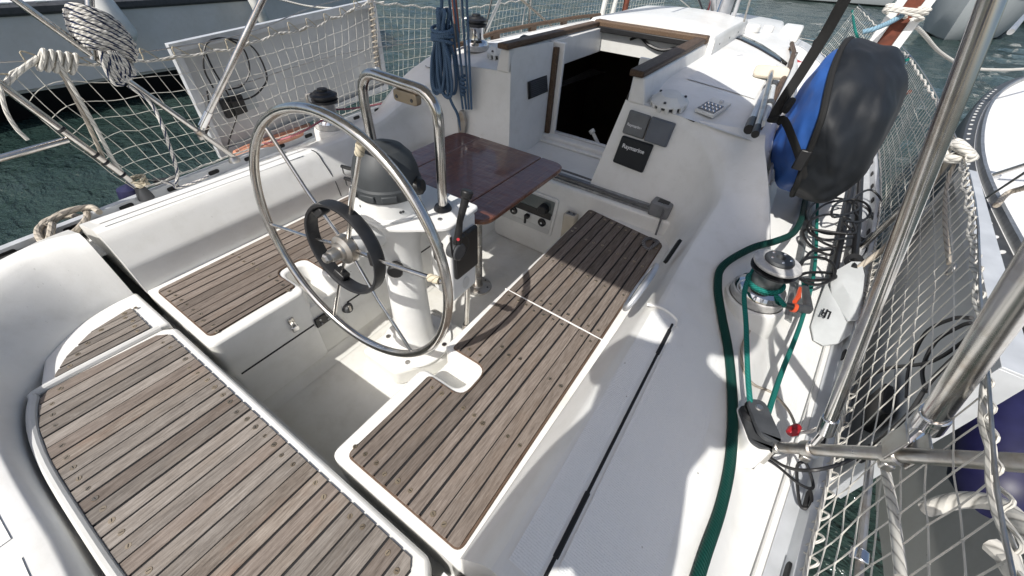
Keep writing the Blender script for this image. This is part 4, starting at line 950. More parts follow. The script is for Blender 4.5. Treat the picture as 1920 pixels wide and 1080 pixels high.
# mushroom vents
RT = Matrix.Rotation(R_(11), 3, 'X')
def mush(c, r, label):
    t = thing('deck_vent', label, 'vent', c, 'mushroom vents on the coachroof'); n = 12
    MB().lathe([(r*0.82, 0.0), (r*0.82, 0.024)], 24, RT, c).build('base', 'dark_grey', t)
    m = MB()
    for k in range(14):
        a = 2*math.pi*k/14; m.box(c+RT @ V((r*0.93*math.cos(a), r*0.93*math.sin(a), 0.014)), (0.012, r*0.22, 0.028), RT @ Matrix.Rotation(a, 3, 'Z'))
    o = m.build('skirt_teeth', 'white_plastic', t, bevel=0.002); o['kind'] = 'stuff'
    MB().lathe([(0, 0.062), (r*0.52, 0.060), (r*0.60, 0.055), (r*0.98, 0.032), (r*1.0, 0.025), (r*0.9, 0.024)], 10, RT, c).build('cowl', 'white_plastic', t, ang=20)
    for a in (0.5, 2.6, 4.7): MB().lathe([(0, 0.006), (0.006, 0.006), (0.007, 0)], 8, RT, c+RT @ V((r*0.8*math.cos(a), r*0.8*math.sin(a), 0.043))).build('screw', 'dark_grey', t)
c = PZ(1257, 184, 0.60); c.z = roofz(c.x, c.y)+0.002; mush(c, 0.090, 'white mushroom vent on the starboard cabin top beside a lamp')
c = V((-0.60, 2.30, roofz(0.6, 2.30)+0.002)); mush(c, 0.075, 'white mushroom vent on the port cabin top next to a winch')
c = PZ(1336, 203, 0.575); c.z = roofz(c.x, c.y)+0.004; lt = thing('solar_lamp', 'flat white solar lamp with a grid of clear lenses', 'lamp', c)
ML = Matrix.Rotation(R_(10), 3, 'X') @ Matrix.Rotation(R_(-14), 3, 'Z')
MB().box(c+V((0, 0, 0.016)), (0.100, 0.165, 0.018), ML).build('case', 'white_plastic', lt, bevel=0.004)
MB().box(c+ML @ V((0, -0.025, 0.0265)), (0.086, 0.095, 0.004), ML).build('lens_plate', 'grey_plastic', lt, bevel=0.002)
for i in range(4):
    for j in range(3): MB().lathe([(0, 0.006), (0.006, 0.005), (0.0095, 0)], 10, None, c+ML @ V((-0.030+0.020*i, -0.055+0.030*j, 0.0275))).build('lens', 'chrome', lt)
MB().lathe([(0, 0.012), (0.008, 0.010), (0.011, 0)], 12, None, c+ML @ V((0.01, 0.055, 0.0245))).build('sensor', 'led', lt)
# deck brush with telescopic handle lying on the roof
zr = 0.60
bt = thing('deck_brush', 'deck brush with cream head and folded telescopic steel handle on the roof', 'brush', PZ(1430, 180, zr))
MB().tube([PZ(1405, 240, zr+0.01), PZ(1420, 205, zr+0.012), PZ(1440, 160, zr+0.012)], 0.017, 12).build('handle_tube', 'alu', bt)
MB().tube([PZ(1404, 243, zr+0.01), PZ(1411, 226, zr+0.01)], 0.0195, 12).build('handle_grip', 'black', bt)
MB().tube([PZ(1417, 248, zr+0.03), PZ(1431, 200, zr+0.03), PZ(1447, 135, zr+0.035)], 0.0125, 12).build('inner_tube', 'steel_dull', bt)
MB().tube([PZ(1416, 252, zr+0.03), PZ(1420, 238, zr+0.03)], 0.0145, 12).build('end_cap', 'black', bt)
MB().tube([PZ(1428, 232, zr+0.008), PZ(1441, 200, zr+0.008), PZ(1450, 158, zr+0.008)], 0.0155, 12).build('spare_tube', 'blade_white', bt)
for q in ((1437, 168), (1450, 160), (1443, 196)): MB().tube([PZ(q[0]-1, q[1]+3, zr+0.010), PZ(q[0]+1, q[1]-3, zr+0.010)], 0.021, 12).build('clamp', 'dark_grey', bt)
a = PZ(1414, 131, zr+0.03); b = PZ(1478, 141, zr+0.03); xd = (b-a).normalized(); M = Matrix.Translation((a+b)/2) @ frame(V((0, -0.75, 0.66)), xd).to_4x4(); hw = (b-a).length/2
MB().prism(roundpoly([(-hw, -0.035), (hw, -0.035), (hw, 0.035), (-hw, 0.035)], 0.03, 5), -0.012, 0.014, M).build('brush_head', 'cream_plastic', bt, bevel=0.006)
m = MB()
for i in range(26):
    for j in range(4):
        p0 = M @ V((lerp(-hw*0.92, hw*0.92, i/25), lerp(-0.026, 0.026, j/3), -0.012)); d = M.to_3x3() @ V((random.uniform(-.25, .25), random.uniform(0.3, .9), -1)); m.tube([p0, p0+d*0.045], [0.003, 0.0018], 4)
o = m.build('bristles', 'white_plastic', bt); o['kind'] = 'stuff'

# ---- winches
def winch(c, s, label, style, group='winches'):
    t = thing('winch', label, 'winch', c, group); L = lambda prof, nm, mat, n=36, ang=30: MB().lathe([(r*s, z*s) for r, z in prof], n, None, c).build(nm, mat, t, ang=ang)
    L([(0.090, 0), (0.092, 0.006), (0.092, 0.030), (0.088, 0.034)], 'base', 'winch_skirt')
    L([(0.087, 0.032), (0.085, 0.040), (0.078, 0.052), (0.060, 0.062), (0.052, 0.066)], 'skirt', 'chrome')
    if style == 'st':
        L([(0.052, 0.064), (0.049, 0.085), (0.049, 0.112), (0.054, 0.122), (0.058, 0.126)], 'drum', 'winch_grey')
        L([(0.050, 0.124), (0.074, 0.128), (0.076, 0.136), (0.060, 0.141), (0.060, 0.146), (0.074, 0.150)], 'tailing_jaw', 'rubber')
        L([(0.074, 0.150), (0.077, 0.156), (0.074, 0.162), (0.046, 0.167)], 'top_disc', 'winch_skirt')
        L([(0.045, 0.166), (0.047, 0.172), (0.043, 0.180), (0.016, 0.182), (0.012, 0.170), (0.0, 0.170)], 'cap', 'dark_grey')
        for k in range(5): MB().lathe([(0, 0.002), (0.004, 0.002), (0.005, 0)], 8, None, c+V((0.031*s*math.cos(k*1.257), 0.031*s*math.sin(k*1.257), 0.181*s))).build('bolt', 'chrome', t)
    else:
        L([(0.052, 0.064), (0.048, 0.085), (0.048, 0.128), (0.052, 0.140)], 'drum', 'winch_grey' if style == 'grey' else 'chrome')
        L([(0.050, 0.138), (0.072, 0.142), (0.074, 0.156), (0.058, 0.160), (0.058, 0.168), (0.074, 0.172), (0.076, 0.184), (0.060, 0.190)], 'tailing_jaw', 'rubber')
        L([(0.062, 0.188), (0.050, 0.200), (0.030, 0.204), (0.028, 0.214), (0, 0.216)], 'cap', 'black')
        MB().tube([c+V((-0.05, -0.045, 0.185))*s, c+V((-0.075, -0.06, 0.18))*s, c+V((-0.08, -0.062, 0.14))*s, c+V((-0.06, -0.05, 0.125))*s], 0.008*s, 8).build('stripper_arm', 'steel_dull', t)
    return t
WS = PZ(1419, 553, 0.235); WS.z = 0.228
winch(WS, 0.98, 'self tailing winch with a turn of green sheet on the starboard coaming', 'st')
MB_ = MB().lathe([(0.092, 0.0), (0.100, -0.005), (0.104, -0.02), (0.112, -0.18)], 36, None, WS); o = MB_.build('winch_island', 'gel', boat)
WP = V((-1.225, 1.42, 0.228)); winch(WP, 1.0, 'winch with black top and pink line on the port coaming', 'grey')
MB().lathe([(0.092, 0.0), (0.100, -0.005), (0.104, -0.02), (0.112, -0.18)], 36, None, WP).build('winch_island', 'gel', boat)
WR = V((-0.825, 2.36, roofz(0.82, 2.36)+0.002)); winch(WR, 0.92, 'chrome winch with black top on the port cabin roof', 'chrome')
cl = thing('rope_clutch', 'black rope clutch block on the port roof by the hatch rail', 'rope clutch', V((-0.47, 2.42, roofz(.47))))
for i in range(3): 
    x = -0.505+0.028*i; m = MB(); m.prism(roundpoly([(2.37, 0.62), (2.50, 0.62), (2.50, 0.665), (2.43, 0.700), (2.38, 0.690)], 0.012, 3), x, x+0.022, Matrix(((0, 0, 1, 0), (1, 0, 0, 0), (0, 1, 0, 0), (0, 0, 0, 1)))); m.build('jaw', 'black', cl, bevel=0.003)
MB().bb(-0.515, -0.415, 2.35, 2.52, roofz(.5)-0.01, 0.625).build('base', 'dark_grey', cl)
hn = thing('white_lever', 'white plastic lever standing in the companionway opening', 'lever', V((0.05, 2.62, 0.10)))
MB().tube([V((0.10, 2.60, 0.06)), PY(1112, 250, 2.62), ], 0.012, 10).build('arm', 'white_plastic', hn); MB().tube([PY(1112, 250, 2.62), PY(1108, 243, 2.62)], 0.020, 12).build('knob', 'white_plastic', hn, bevel=0.005)
MB().bb(-0.26, 0.26, 2.545, 2.70, 0.03, 0.06).build('entry_shelf', 'gel_dull', boat)

# ---- starboard side: sheet, blocks, hose, paddle
wr = 0.0555
sheet = [WS+V((wr*math.cos(a), wr*math.sin(a), 0.085-0.008*(i/10))) for i, a in enumerate([R_(-150-15*k) for k in range(30)])]
aft = [PZ(1396, 545, 0.285), PZ(1399, 610, 0.265), PZ(1402, 700, 0.235), PZ(1408, 770, 0.205)]
sh = thing('jib_sheet', 'green braided jib sheet wound round the starboard winch', 'rope', WS)
MB().tube(catmull(aft[::-1]+sheet[4:], 4), 0.0078, 8).build('working_part', 'rope_teal', sh)
MB().tube(catmull([sheet[-1], WS+V((0.075, -0.06, 0.05)), PZ(1452, 560, 0.20), PS(1458, 578, 0.02)], 5), 0.0078, 8).build('tail', 'rope_teal', sh)
k0 = PS(1457, 580, 0.012); MB().tube(catmull([k0+V((0.012*math.cos(2.2*i), 0.012*math.sin(2.2*i), 0.008*math.sin(i)+0.002*i)) for i in range(12)], 3), 0.0065, 7).build('knot', 'rope_teal', sh)
MB().tube(catmull([PZ(1440, 775, 0.20), PZ(1465, 700, 0.17), PZ(1500, 610, 0.12), PZ(1523, 530, 0.085), PZ(1530, 470, 0.075), PZ(1532, 400, 0.075), PZ(1535, 340, 0.08)], 5), 0.0078, 8).build('lead', 'rope_teal', sh)
bc = PZ(1424, 790, 0.205); cbk = thing('cheek_block', 'dark grey turning block on the aft end of the starboard coaming', 'block', bc)
d0 = (PZ(1400, 750, 0.2)-PZ(1432, 830, 0.2)).normalized(); Mb = Matrix.Translation(V((bc.x, bc.y, 0.172))) @ frame((0, 0, 1), d0).to_4x4()
shape = [(x*0.72, y*0.72) for x, y in roundpoly([(-0.088, -0.030), (-0.070, -0.040), (0.085, -0.038), (0.085, 0.040), (-0.070, 0.040), (-0.088, 0.012)], [0.008, 0.02, 0.034, 0.034, 0.02, 0.008], 5)]
MB().prism([(x*1.08, y*1.08) for x, y in shape], -0.10, -0.0005, Mb).build('block_pad', 'gel', boat, bevel=0.014, seg=3)
MB().prism(shape, 0.0, 0.010, Mb).build('lower_cheek', 'dark_grey', cbk, bevel=0.003); MB().prism([(x*0.97+0.002, y*0.92-0.006) for x, y in shape], 0.034, 0.046, Mb).build('upper_cheek', 'dark_grey', cbk, bevel=0.004)
MB().lathe([(0.028, 0.010), (0.022, 0.022), (0.028, 0.034)], 20, Mb.to_3x3(), Mb @ V((0.035, 0, 0))).build('sheave', 'black', cbk); MB().lathe([(0, 0.051), (0.009, 0.050), (0.011, 0.046)], 14, Mb.to_3x3(), Mb @ V((0.035, -0.006, 0))).build('pin', 'steel_dull', cbk)
ho = [(1300, 1110), (1322, 1040), (1352, 950), (1370, 860), (1374, 760), (1366, 660), (1353, 590), (1346, 535), (1356, 498), (1405, 464), (1452, 448), (1484, 434), (1500, 410), (1508, 385), (1514, 350)]
HZ = {(1405, 464): PZ(1408, 466, .285), (1452, 448): PZ(1455, 452, .285), (1484, 434): PZ(1487, 437, .225), (1500, 410): PZ(1502, 412, .14)}
rope_thing('garden_hose', [HZ.get((x, y)) or PS(x, y, 0.024 if y < 500 else 0.015) for x, y in ho], 0.0140, 'hose_green', 'thick dark green hose curving along the starboard coaming', 'hose', n=12)
def pxloop(cx, cy, rx, ry, z, n=12, a0=0, turns=1.0, dz=0): return [PZ(cx+rx*math.cos(a0+2*math.pi*turns*i/n), cy+ry*math.sin(a0+2*math.pi*turns*i/n), z+dz*i/n+0.012*math.sin(i*1.7)) for i in range(n)]
pts = pxloop(1580, 420, 60, 44, .09, 12, 0.4)+[PZ(1648, 400, .10), PZ(1652, 375, .12), PZ(1632, 356, .14), PZ(1606, 368, .14), PZ(1600, 392, .12)]+pxloop(1562, 405, 50, 34, .12, 11, 0.2)+pxloop(1596, 396, 36, 22, .15, 9, 2.6)+[PZ(1618, 448, .09), PZ(1640, 440, .09), PZ(1632, 462, .08), PZ(1606, 446, .10)]+pxloop(1558, 426, 44, 24, .14, 10, 1.2)
pts += [PZ(1512, 430, .12), PZ(1512, 452, .11), PZ(1535, 468, .11), PZ(1560, 468, .105), PZ(1555, 478, .10), PZ(1525, 470, .11), PZ(1506, 490, .12)]
pts += pxloop(1530, 508, 36, 26, .14, 10, 3.1)+pxloop(1533, 518, 36, 8, .12, 10, 3.0, 2.0)+[PZ(1510, 530, .11), PZ(1508, 545, .11)]
hs_ = thing('coiled_hose', 'messy coil of thin black hose on the starboard side deck', 'hose coil', PZ(1575, 425, .06))
MB().tube(catmull(pts, 5), 0.0062, 7).build('hose', 'black', hs_)
nz = thing('hose_nozzle', 'orange and grey hose spray gun lying beside the starboard winch', 'nozzle', PZ(1505, 565, .10))
a = PZ(1508, 528, .115); b = PZ(1512, 556, .125); c = PZ(1516, 580, .125); tip = PZ(1466, 570, .135); mid = PZ(1492, 578, .13)
MB().tube([a, a.lerp(b, .5)], 0.011, 12).build('coupling', 'rope_teal', nz); MB().tube([a.lerp(b, .4), b, c], [0.0125, 0.015, 0.016], 12).build('grip', 'dark_grey', nz)
MB().tube([c, mid], [0.019, 0.017], 12).build('barrel', 'dark_grey', nz); MB().tube([mid, mid.lerp(tip, .25)], 0.0185, 12).build('collar', 'orange', nz); MB().tube([mid.lerp(tip, .25), tip], [0.0145, 0.0115], 12).build('nose', 'black', nz); MB().tube([tip, tip+(tip-mid)*0.12], 0.0125, 12).build('tip', 'orange', nz)
t1 = PZ(1500, 540, .14); MB().tube([t1, PZ(1497, 556, .145), PZ(1490, 566, .145)], [0.006, 0.010, 0.008], 8).build('trigger', 'orange', nz)
pdl = thing('kayak_paddle', 'kayak paddle with white blades and black shaft on the side deck', 'paddle', PZ(1570, 600, .06))
def blade(px, z, nm, tw=0.02):
    P = [PZ(x, y, z) for x, y in px]; c = sum(P, V())/len(P); n = len(P); ins = [c+(p-c)*0.55+V((0, 0, 0.016)) for p in P]; low = [p-V((0, 0, 0.005)) for p in P]
    for i, p in enumerate(P): P[i] = p+V((0, 0, tw*math.sin(i*2*math.pi/n)))
    m = MB(); m.add(P+ins+[c+V((0, 0, 0.018))], [(i, (i+1) % n, n+(i+1) % n, n+i) for i in range(n)]+[(n+i, n+(i+1) % n, 2*n) for i in range(n)]); m.add(P+[p-V((0, 0, 0.006)) for p in P], [(i, (i+1) % n, n+(i+1) % n, n+i) for i in range(n)]+[tuple(range(n, 2*n))])
    return m.build(nm, 'blade_white', pdl, ang=50)
bl = blade([(1549, 530), (1561, 520), (1578, 540), (1592, 570), (1598, 600), (1594, 628), (1575, 642), (1550, 642), (1532, 630), (1526, 605), (1534, 575)], .075, 'blade')
blade([(1566, 508), (1592, 496), (1608, 500), (1613, 525), (1612, 560), (1606, 600), (1596, 595), (1583, 570), (1568, 545), (1562, 525)], .12, 'blade', 0.03)
MB().tube([PZ(1560, 528, .085), PZ(1570, 480, .085), PZ(1590, 390, .085), PZ(1600, 330, .085)], 0.0155, 10).build('shaft', 'black', pdl)
MB().tube([PZ(1600, 505, .13), PZ(1604, 470, .11), PZ(1610, 400, .09), PZ(1614, 330, .09)], 0.0155, 10).build('shaft', 'black', pdl)
MB().lathe([(0.016, 0.0), (0.036, 0.003), (0.034, 0.012), (0.016, 0.015)], 18, frame(PZ(1604, 470, .11)-PZ(1600, 505, .13)), PZ(1601, 490, .122)).build('drip_ring', 'rubber', pdl)
p0 = PZ(1552, 590, .095); xd = (PZ(1556, 570, .095)-PZ(1541, 606, .095)).normalized(); lg = MB(); M = Matrix.Translation(PZ(1549, 588, .097)) @ frame((0, 0, 1), xd).to_4x4()
for y_ in (-0.012, 0.0, 0.012): lg.box(M @ V((0, y_, 0)), (0.055 if y_ else 0.065, 0.005, 0.002), M.to_3x3())
lg.box(M @ V((0.024, -0.006, 0)), (0.005, 0.016, 0.002), M.to_3x3()); lg.box(M @ V((-0.024, 0.006, 0)), (0.005, 0.016, 0.002), M.to_3x3()); lg.box(M @ V((0.0, 0.006, 0)), (0.005, 0.016, 0.002), M.to_3x3())
o = lg.build('logo', 'black', pdl, smooth=False); o['kind'] = 'stuff'
# through deck gland, cables, red shock cord stop
g0 = PS(1400, 846, .012); gl = thing('cable_gland', 'white through deck gland with two black cables', 'gland', g0)
MB().tube([g0, PS(1412, 846, .02), PS(1418, 850, .02)], [0.016, 0.015, 0.011], 14).build('gland_body', 'white_plastic', gl, bevel=0.003); MB().tube([PS(1392, 847, .006), PS(1397, 846, .012)], [0.021, 0.019], 14).build('flange', 'white_plastic', gl)
MB().tube(catmull([PS(1414, 847, .02), PS(1440, 856, .03), PZ(1475, 876, .13), PZ(1520, 882, .20), PZ(1570, 872, .22), PZ(1602, 858, .24)], 6), 0.0045, 6).build('cable', 'black', gl)
MB().tube(catmull([PS(1414, 848, .02), PS(1455, 872, .02), PZ(1495, 905, .10), PZ(1520, 916, .10), PZ(1524, 905, .10), PZ(1512, 870, .12), PZ(1500, 868, .12), PZ(1494, 880, .10), PZ(1496, 920, .08), PZ(1502, 950, .07), PZ(1518, 952, .08), PZ(1522, 935, .09), PZ(1518, 915, .10)], 6), 0.0042, 6).build('cable', 'black', gl)
sc_ = thing('shock_cord', 'pale cord with red toggle beside the turning block', 'cord', PZ(1490, 805, .12))
MB().tube(catmull([PS(1405, 620, .01), PS(1392, 650, .008), PS(1394, 690, .006), PS(1412, 720, .006), PS(1445, 735, .006), PS(1475, 765, .03), PZ(1490, 795, .12), PZ(1487, 808, .12)], 6), 0.0045, 6).build('cord', 'rope_tan', sc_)
MB().tube(catmull([PZ(1487, 808, .12), PZ(1515, 810, .13), PZ(1540, 800, .16)], 5), 0.0055, 6).build('cord_end', 'rope_white', sc_)
MB().tube([PZ(1479, 813, .125), PZ(1487, 808, .13), PZ(1496, 800, .13)], [0.010, 0.016, 0.011], 8).build('toggle', 'red', sc_)
rope_thing('grey_lead', [PZ(1437, 815, .18), PZ(1448, 820, .16), PZ(1456, 826, .12)], 0.004, 'black', 'short black lead behind the turning block', 'cable')

# ---- inflatable bag lashed to the starboard rail
bagc = V((1.285, 2.60, 0.535)); bg_ = thing('stowed_bag', 'big black and blue stuffed fabric bag strapped to the starboard rail', 'bag', bagc+V((0, 0, -0.32)))
NU, NV = 132, 84
def bagp(u, v, grow=0.0):
    th = 2*math.pi*u/NU; ph = math.pi*v/NV
    d = V((math.sin(ph)*math.cos(th), math.cos(ph), math.sin(ph)*math.sin(th)))     # poles along y
    q = V((abs(d.x)**0.85*math.copysign(1, d.x), abs(d.y)**0.9*math.copysign(1, d.y), abs(d.z)**0.85*math.copysign(1, d.z)))
    n1 = noise.noise(d*2.2+V((3.1, 0.2, 5.0))); n2 = noise.noise(d*6+V((1, 7, 3)))
    fold = noise.noise(V((d.x*1.5, d.y*9, d.z*3+d.x*4)))
    k = 1+0.12*n1+0.016*n2+0.014*abs(fold)+grow
    p = V((q.x*0.215, q.y*0.47, q.z*0.335))*k
    p.x += 0.09*(-p.z)*0.9+0.03*math.sin(p.y*4)
    p.x -= 0.05*max(0, p.z)
    return bagc+p
def isblue(u, v):
    p = bagp(u, v)-bagc; return p.x < -0.062-0.20*p.z+0.03*math.sin(p.y*5)
mb_, mk = MB(), MB()
for u in range(NU):
    for v in range(NV):
        blue = isblue(u+0.5, v+0.5); q = [(u, v), (u+1, v), (u+1, v+1), (u, v+1)]
        P = [bagp(a, b, 0.0 if blue else 0.03) for a, b in q]; (mb_ if blue else mk).add(P, [(0, 1, 2, 3)])
def cross(v, u0, u1):
    a, b = isblue(u0, v), isblue(u1, v)
    if a == b: return None
    for _ in range(18):
        mdl = (u0+u1)/2
        if isblue(mdl, v) == a: u0 = mdl
        else: u1 = mdl
    return (u0+u1)/2
up_, dn2 = [], []
for v in range(3, NV-2):
    cr = [c_ for c_ in (cross(v, k_, k_+4) for k_ in range(0, NU, 4)) if c_ is not None]
    if len(cr) >= 2: up_.append(bagp(cr[0], v, 0.036)); dn2.append(bagp(cr[-1], v, 0.036))
loop_ = up_+dn2[::-1]
loop_ = [(loop_[i-1]+loop_[i]*2+loop_[(i+1) % len(loop_)])/4 for i in range(len(loop_))]
MB().tube(loop_, 0.013, 8, closed=True).build('hem', 'black_matte', bg_)
def weld(o):
    bm = bmesh.new(); bm.from_mesh(o.data); bmesh.ops.remove_doubles(bm, verts=bm.verts[:], dist=1e-5); bmesh.ops.recalc_face_normals(bm, faces=bm.faces[:]); bm.to_mesh(o.data); bm.free()
    for p in o.data.polygons: p.use_smooth = True
o = mb_.build('blue_fabric', 'canvas_blue', bg_); weld(o)
o = mk.build('black_cover', 'canvas_black', bg_, solid=0.012); weld(o)
m = MB(); m.tube(catmull([PY(1600, -30, 2.10), PY(1575, 15, 2.12), PY(1545, 68, 2.14), PY(1500, 140, 2.14), PY(1470, 185, 2.12), PY(1448, 225, 2.10), V((1.02, 2.14, 0.60))], 5), 0.020, 8, flat=0.22, upv=(0, 1, 0)); m.build('strap', 'black_matte', bg_)
m = MB(); m.tube(catmull([V((1.03, 2.13, 0.60)), PY(1470, 225, 2.12), PY(1488, 265, 2.13), PY(1500, 300, 2.15), PY(1508, 335, 2.17)], 5), 0.017, 8, flat=0.22, upv=(0, 1, 0)); m.build('strap', 'black_matte', bg_)
m = MB(); m.tube(catmull([PY(1408, 242, 2.10), PY(1436, 226, 2.09), PY(1462, 215, 2.10), PY(1478, 180, 2.11)], 5), 0.008, 6, flat=0.5); m.build('strap_end', 'black_matte', bg_)
MB().box(PY(1503, 300, 2.13), (0.045, 0.02, 0.09)).build('buckle', 'black', bg_, bevel=0.006); MB().tube([PY(1472, 195, 2.09), PY(1485, 200, 2.09)], [0.03, 0.034], 10).build('strap_knot', 'black_matte', bg_, bevel=0.01)
m = MB(); m.tube(catmull([PY(1525, 95, 2.45), PY(1527, 78, 2.45), PY(1536, 74, 2.45), PY(1540, 88, 2.45)], 6), 0.006, 6); m.build('carry_loop', 'black', bg_)

# eye straps
def eye(c, n, xd, label):
    t = thing('eye_strap', label, 'eye strap', c, 'eye straps'); M = frame(n, xd)
    MB().tube([c+M @ V(q) for q in ((-0.018, 0, 0.0), (-0.012, 0, 0.010), (0, 0, 0.015), (0.012, 0, 0.010), (0.018, 0, 0.0))], 0.0035, 8).build('bow', 'steel', t)
    for k in (-1, 1): MB().lathe([(0, 0.003), (0.006, 0.003), (0.008, 0)], 10, M, c+M @ V((k*0.022, 0, 0))).build('foot', 'steel', t)
eye(PS(1395, 308, 0.002), V((0.3, -0.2, 0.9)), V((1, 0.3, 0)), 'small steel eye strap on the starboard coaming below the bag')
eye(PP(803, 126, V((-1.0, 2.04, .5)), V((0, -1, 0.15))), V((0, -1, 0.2)), V((1, 0, 0)), 'small steel eye strap on the port bulkhead edge')
# ================================================================== rails, tubes, nets, panels
def pole(name, pts, r, label, cat='rail', mat='steel', group=None, extra=None, n=14):
    t = thing(name, label, cat, pts[0], group); MB().tube(pts, r, n).build('tube', mat, t)
    return t
a = PZ(1452, 838, .115); b = PZ(1920, 868, .60); d = (b-a)
RA = a+d*1.25
rl = pole('pushpit_brace', [a, a+d*0.5, RA], 0.0145, 'dull steel pushpit brace rising outboard across the starboard net', mat='steel_dull', group='stern rail tubes')
MB().tube([a-d*0.06, a+d*0.05], 0.019, 14).build('end_fitting', 'steel_dull', rl, bevel=0.003); MB().box(a+V((-0.008, -0.008, -0.035)), (0.03, 0.03, 0.09)).build('deck_foot', 'steel_dull', rl, bevel=0.006)
def clampring(parent, p, dirv, r): MB().lathe([(r, -0.016), (r+0.006, -0.014), (r+0.006, 0.014), (r, 0.016)], 18, frame(dirv), p).build('clamp', 'steel_dull', parent); MB().box(p+V((0.004, -0.006, -r-0.012)), (0.022, 0.022, 0.022)).build('clamp_bolt', 'steel_dull', parent, bevel=0.004)
for f in (0.235, 0.63): clampring(rl, a+d*f, d, 0.0150)
s0 = PY(1549, 806, .80); s1 = PY(1860, 0, .80); dd = (s1-s0); e1 = s0+dd*((1.60-s0.z)/dd.z)
t1_ = pole('awning_leg', [s0, s1, e1], 0.0135, 'slim polished steel awning leg slanting up from the starboard brace', 'pole', group='awning legs')
MB().tube([s0-dd*0.012, s0+dd*0.055], 0.0172, 16).build('end_sleeve', 'chrome', t1_, bevel=0.003); MB().tube([a+d*0.235, s0], 0.0075, 10).build('pin', 'chrome', t1_)
s0 = PZ(1742, 795, .475); s1 = PZ(1925, 528, .88); dd = (s1-s0); e2 = s0+dd*((1.60-s0.z)/dd.z)
t2_ = pole('awning_leg', [s0, s1, e2], 0.0198, 'thick steel awning leg nearest the camera at the right edge', 'pole', group='awning legs')
MB().tube([s0-dd*0.03, s0+dd*0.12], 0.0242, 18).build('end_sleeve', 'chrome', t2_, bevel=0.003); MB().tube([a+d*0.63, s0], 0.0085, 10).build('pin', 'chrome', t2_)
for w_ in (-1, 1): MB().box(a+d*0.63+V((w_*0.018, 0.0, 0.035)), (0.005, 0.05, 0.07)).build('lug', 'steel_dull', t2_, bevel=0.002)

# port pushpit
XP = -1.45
A0 = PX(262, 352, XP); A1 = PX(0, 158, XP); dA = A1-A0
pa = pole('pushpit_tube', [A0, A1, A1+dA*0.5], 0.0145, 'steel pushpit leg at the far left with black ties', group='stern rail tubes')
MB().lathe([(0.034, 0.0), (0.032, 0.02), (0.024, 0.05), (0.020, 0.065)], 18, None, A0+V((0, 0, -0.06))).build('socket', 'dark_grey', pa)
for f in (0.16, 0.30, 0.38, 0.63): MB().lathe([(0.0152, -0.006), (0.0185, 0), (0.0152, 0.006)], 14, frame(dA), A0+dA*f).build('cable_tie', 'black', pa)
B0 = PX(436, 293, XP); B1 = PX(30, 0, XP); dB = B1-B0
pb = pole('pushpit_brace', [B0, B1, B1+dB*0.4], 0.0135, 'long steel brace slanting across the port net', group='stern rail tubes')
MB().lathe([(0.03, 0.0), (0.028, 0.012), (0.018, 0.03)], 16, None, B0+V((0, 0, -0.03))).build('socket', 'steel_dull', pb)
for f in (0.22, 0.68): clampring(pb, B0+dB*f, dB, 0.0138)
C0 = B0+dB*0.22; C1 = PX(492, 0, -1.22); dC = C1-C0; C00 = C0+dC.normalized()*0.035
pc = pole('awning_leg', [C00, C1, C00+dC*((1.60-C00.z)/dC.z)], 0.0150, 'steel awning leg leaning forward in front of the port panel', 'pole', group='awning legs')
MB().tube([C00, C00+dC.normalized()*0.09], 0.019, 14).build('end_sleeve', 'chrome', pc, bevel=0.002); MB().tube([C0, C00], 0.008, 10).build('pin', 'chrome', pc)
pole('pushpit_rail', [PX(128, 262, XP), PX(0, 297, XP-0.02), PX(-140, 330, XP-0.05)], 0.0135, 'horizontal steel tube running out of frame at the left', group='stern rail tubes')
E0 = PX(172, 60, XP); E1 = PX(168, 0, XP)
pole('pushpit_post', [PX(176, 112, XP), E0, E1, E1+(E1-E0)*1.2], 0.0145, 'upright steel post carrying the white rope coil', group='stern rail tubes')

# nets
def net(name, bot, top, nu, nv, r, label, sag=0.02, edge_mat='rope_white', er=0.006, seed=1, out=0.0, mat='net_white'):
    rnd = random.Random(seed); B = catmull(bot, 8); T = catmull(top, 8)
    def along(P, t):
        L = [0]; 
        for i in range(1, len(P)): L.append(L[-1]+(P[i]-P[i-1]).length)
        d = t*L[-1]
        for i in range(1, len(P)):
            if d <= L[i] or i == len(P)-1:
                k = (d-L[i-1])/max(1e-9, L[i]-L[i-1]); return P[i-1].lerp(P[i], min(1, max(0, k)))
    G = []
    for i in range(nu+1):
        b = along(B, i/nu); t = along(T, i/nu); row = []
        for j in range(nv+1):
            f = j/nv; p = b.lerp(t, f)
            w_ = math.sin(math.pi*f)*sag
            p += V((out*math.sin(math.pi*f)+0.5*w_*noise.noise(V((i*0.13, j*0.3, seed))), w_*0.8*noise.noise(V((i*0.21, j*0.25, seed+5)))*2+rnd.uniform(-0.004, 0.004), -w_*0.7+rnd.uniform(-0.004, 0.004)))
            row.append(p)
        G.append(row)
    o = thing(name, label, 'net', bot[0], 'safety nets along the guard rails')
    m = MB()
    for i in range(nu+1): m.tube(catmull(G[i], 2), r, 4, caps=False)
    for j in range(1, nv): m.tube(catmull([G[i][j] for i in range(nu+1)], 2), r, 4, caps=False)
    q = m.build('mesh', mat, o, ang=80); q['kind'] = 'stuff'
    m = MB()
    for i in range(nu+1):
        for j in range(1, nv): m.lathe([(0, -r*1.9), (r*1.7, 0), (0, r*1.9)], 4, None, G[i][j])
    q = m.build('knots', mat, o); q['kind'] = 'stuff'
    P = catmull([G[i][nv]+V((0, 0, 0.006*math.sin(i*2.1))) for i in range(nu+1)], 2)
    MB().tube(P, [er*(1+0.25*noise.noise(V((k*0.5, seed, 0)))) for k in range(len(P))], 8, caps=True).build('head_rope', edge_mat, o)
    MB().tube(catmull([G[i][0] for i in range(nu+1)], 2), er*0.8, 7).build('foot_rope', edge_mat, o)
    return o, G
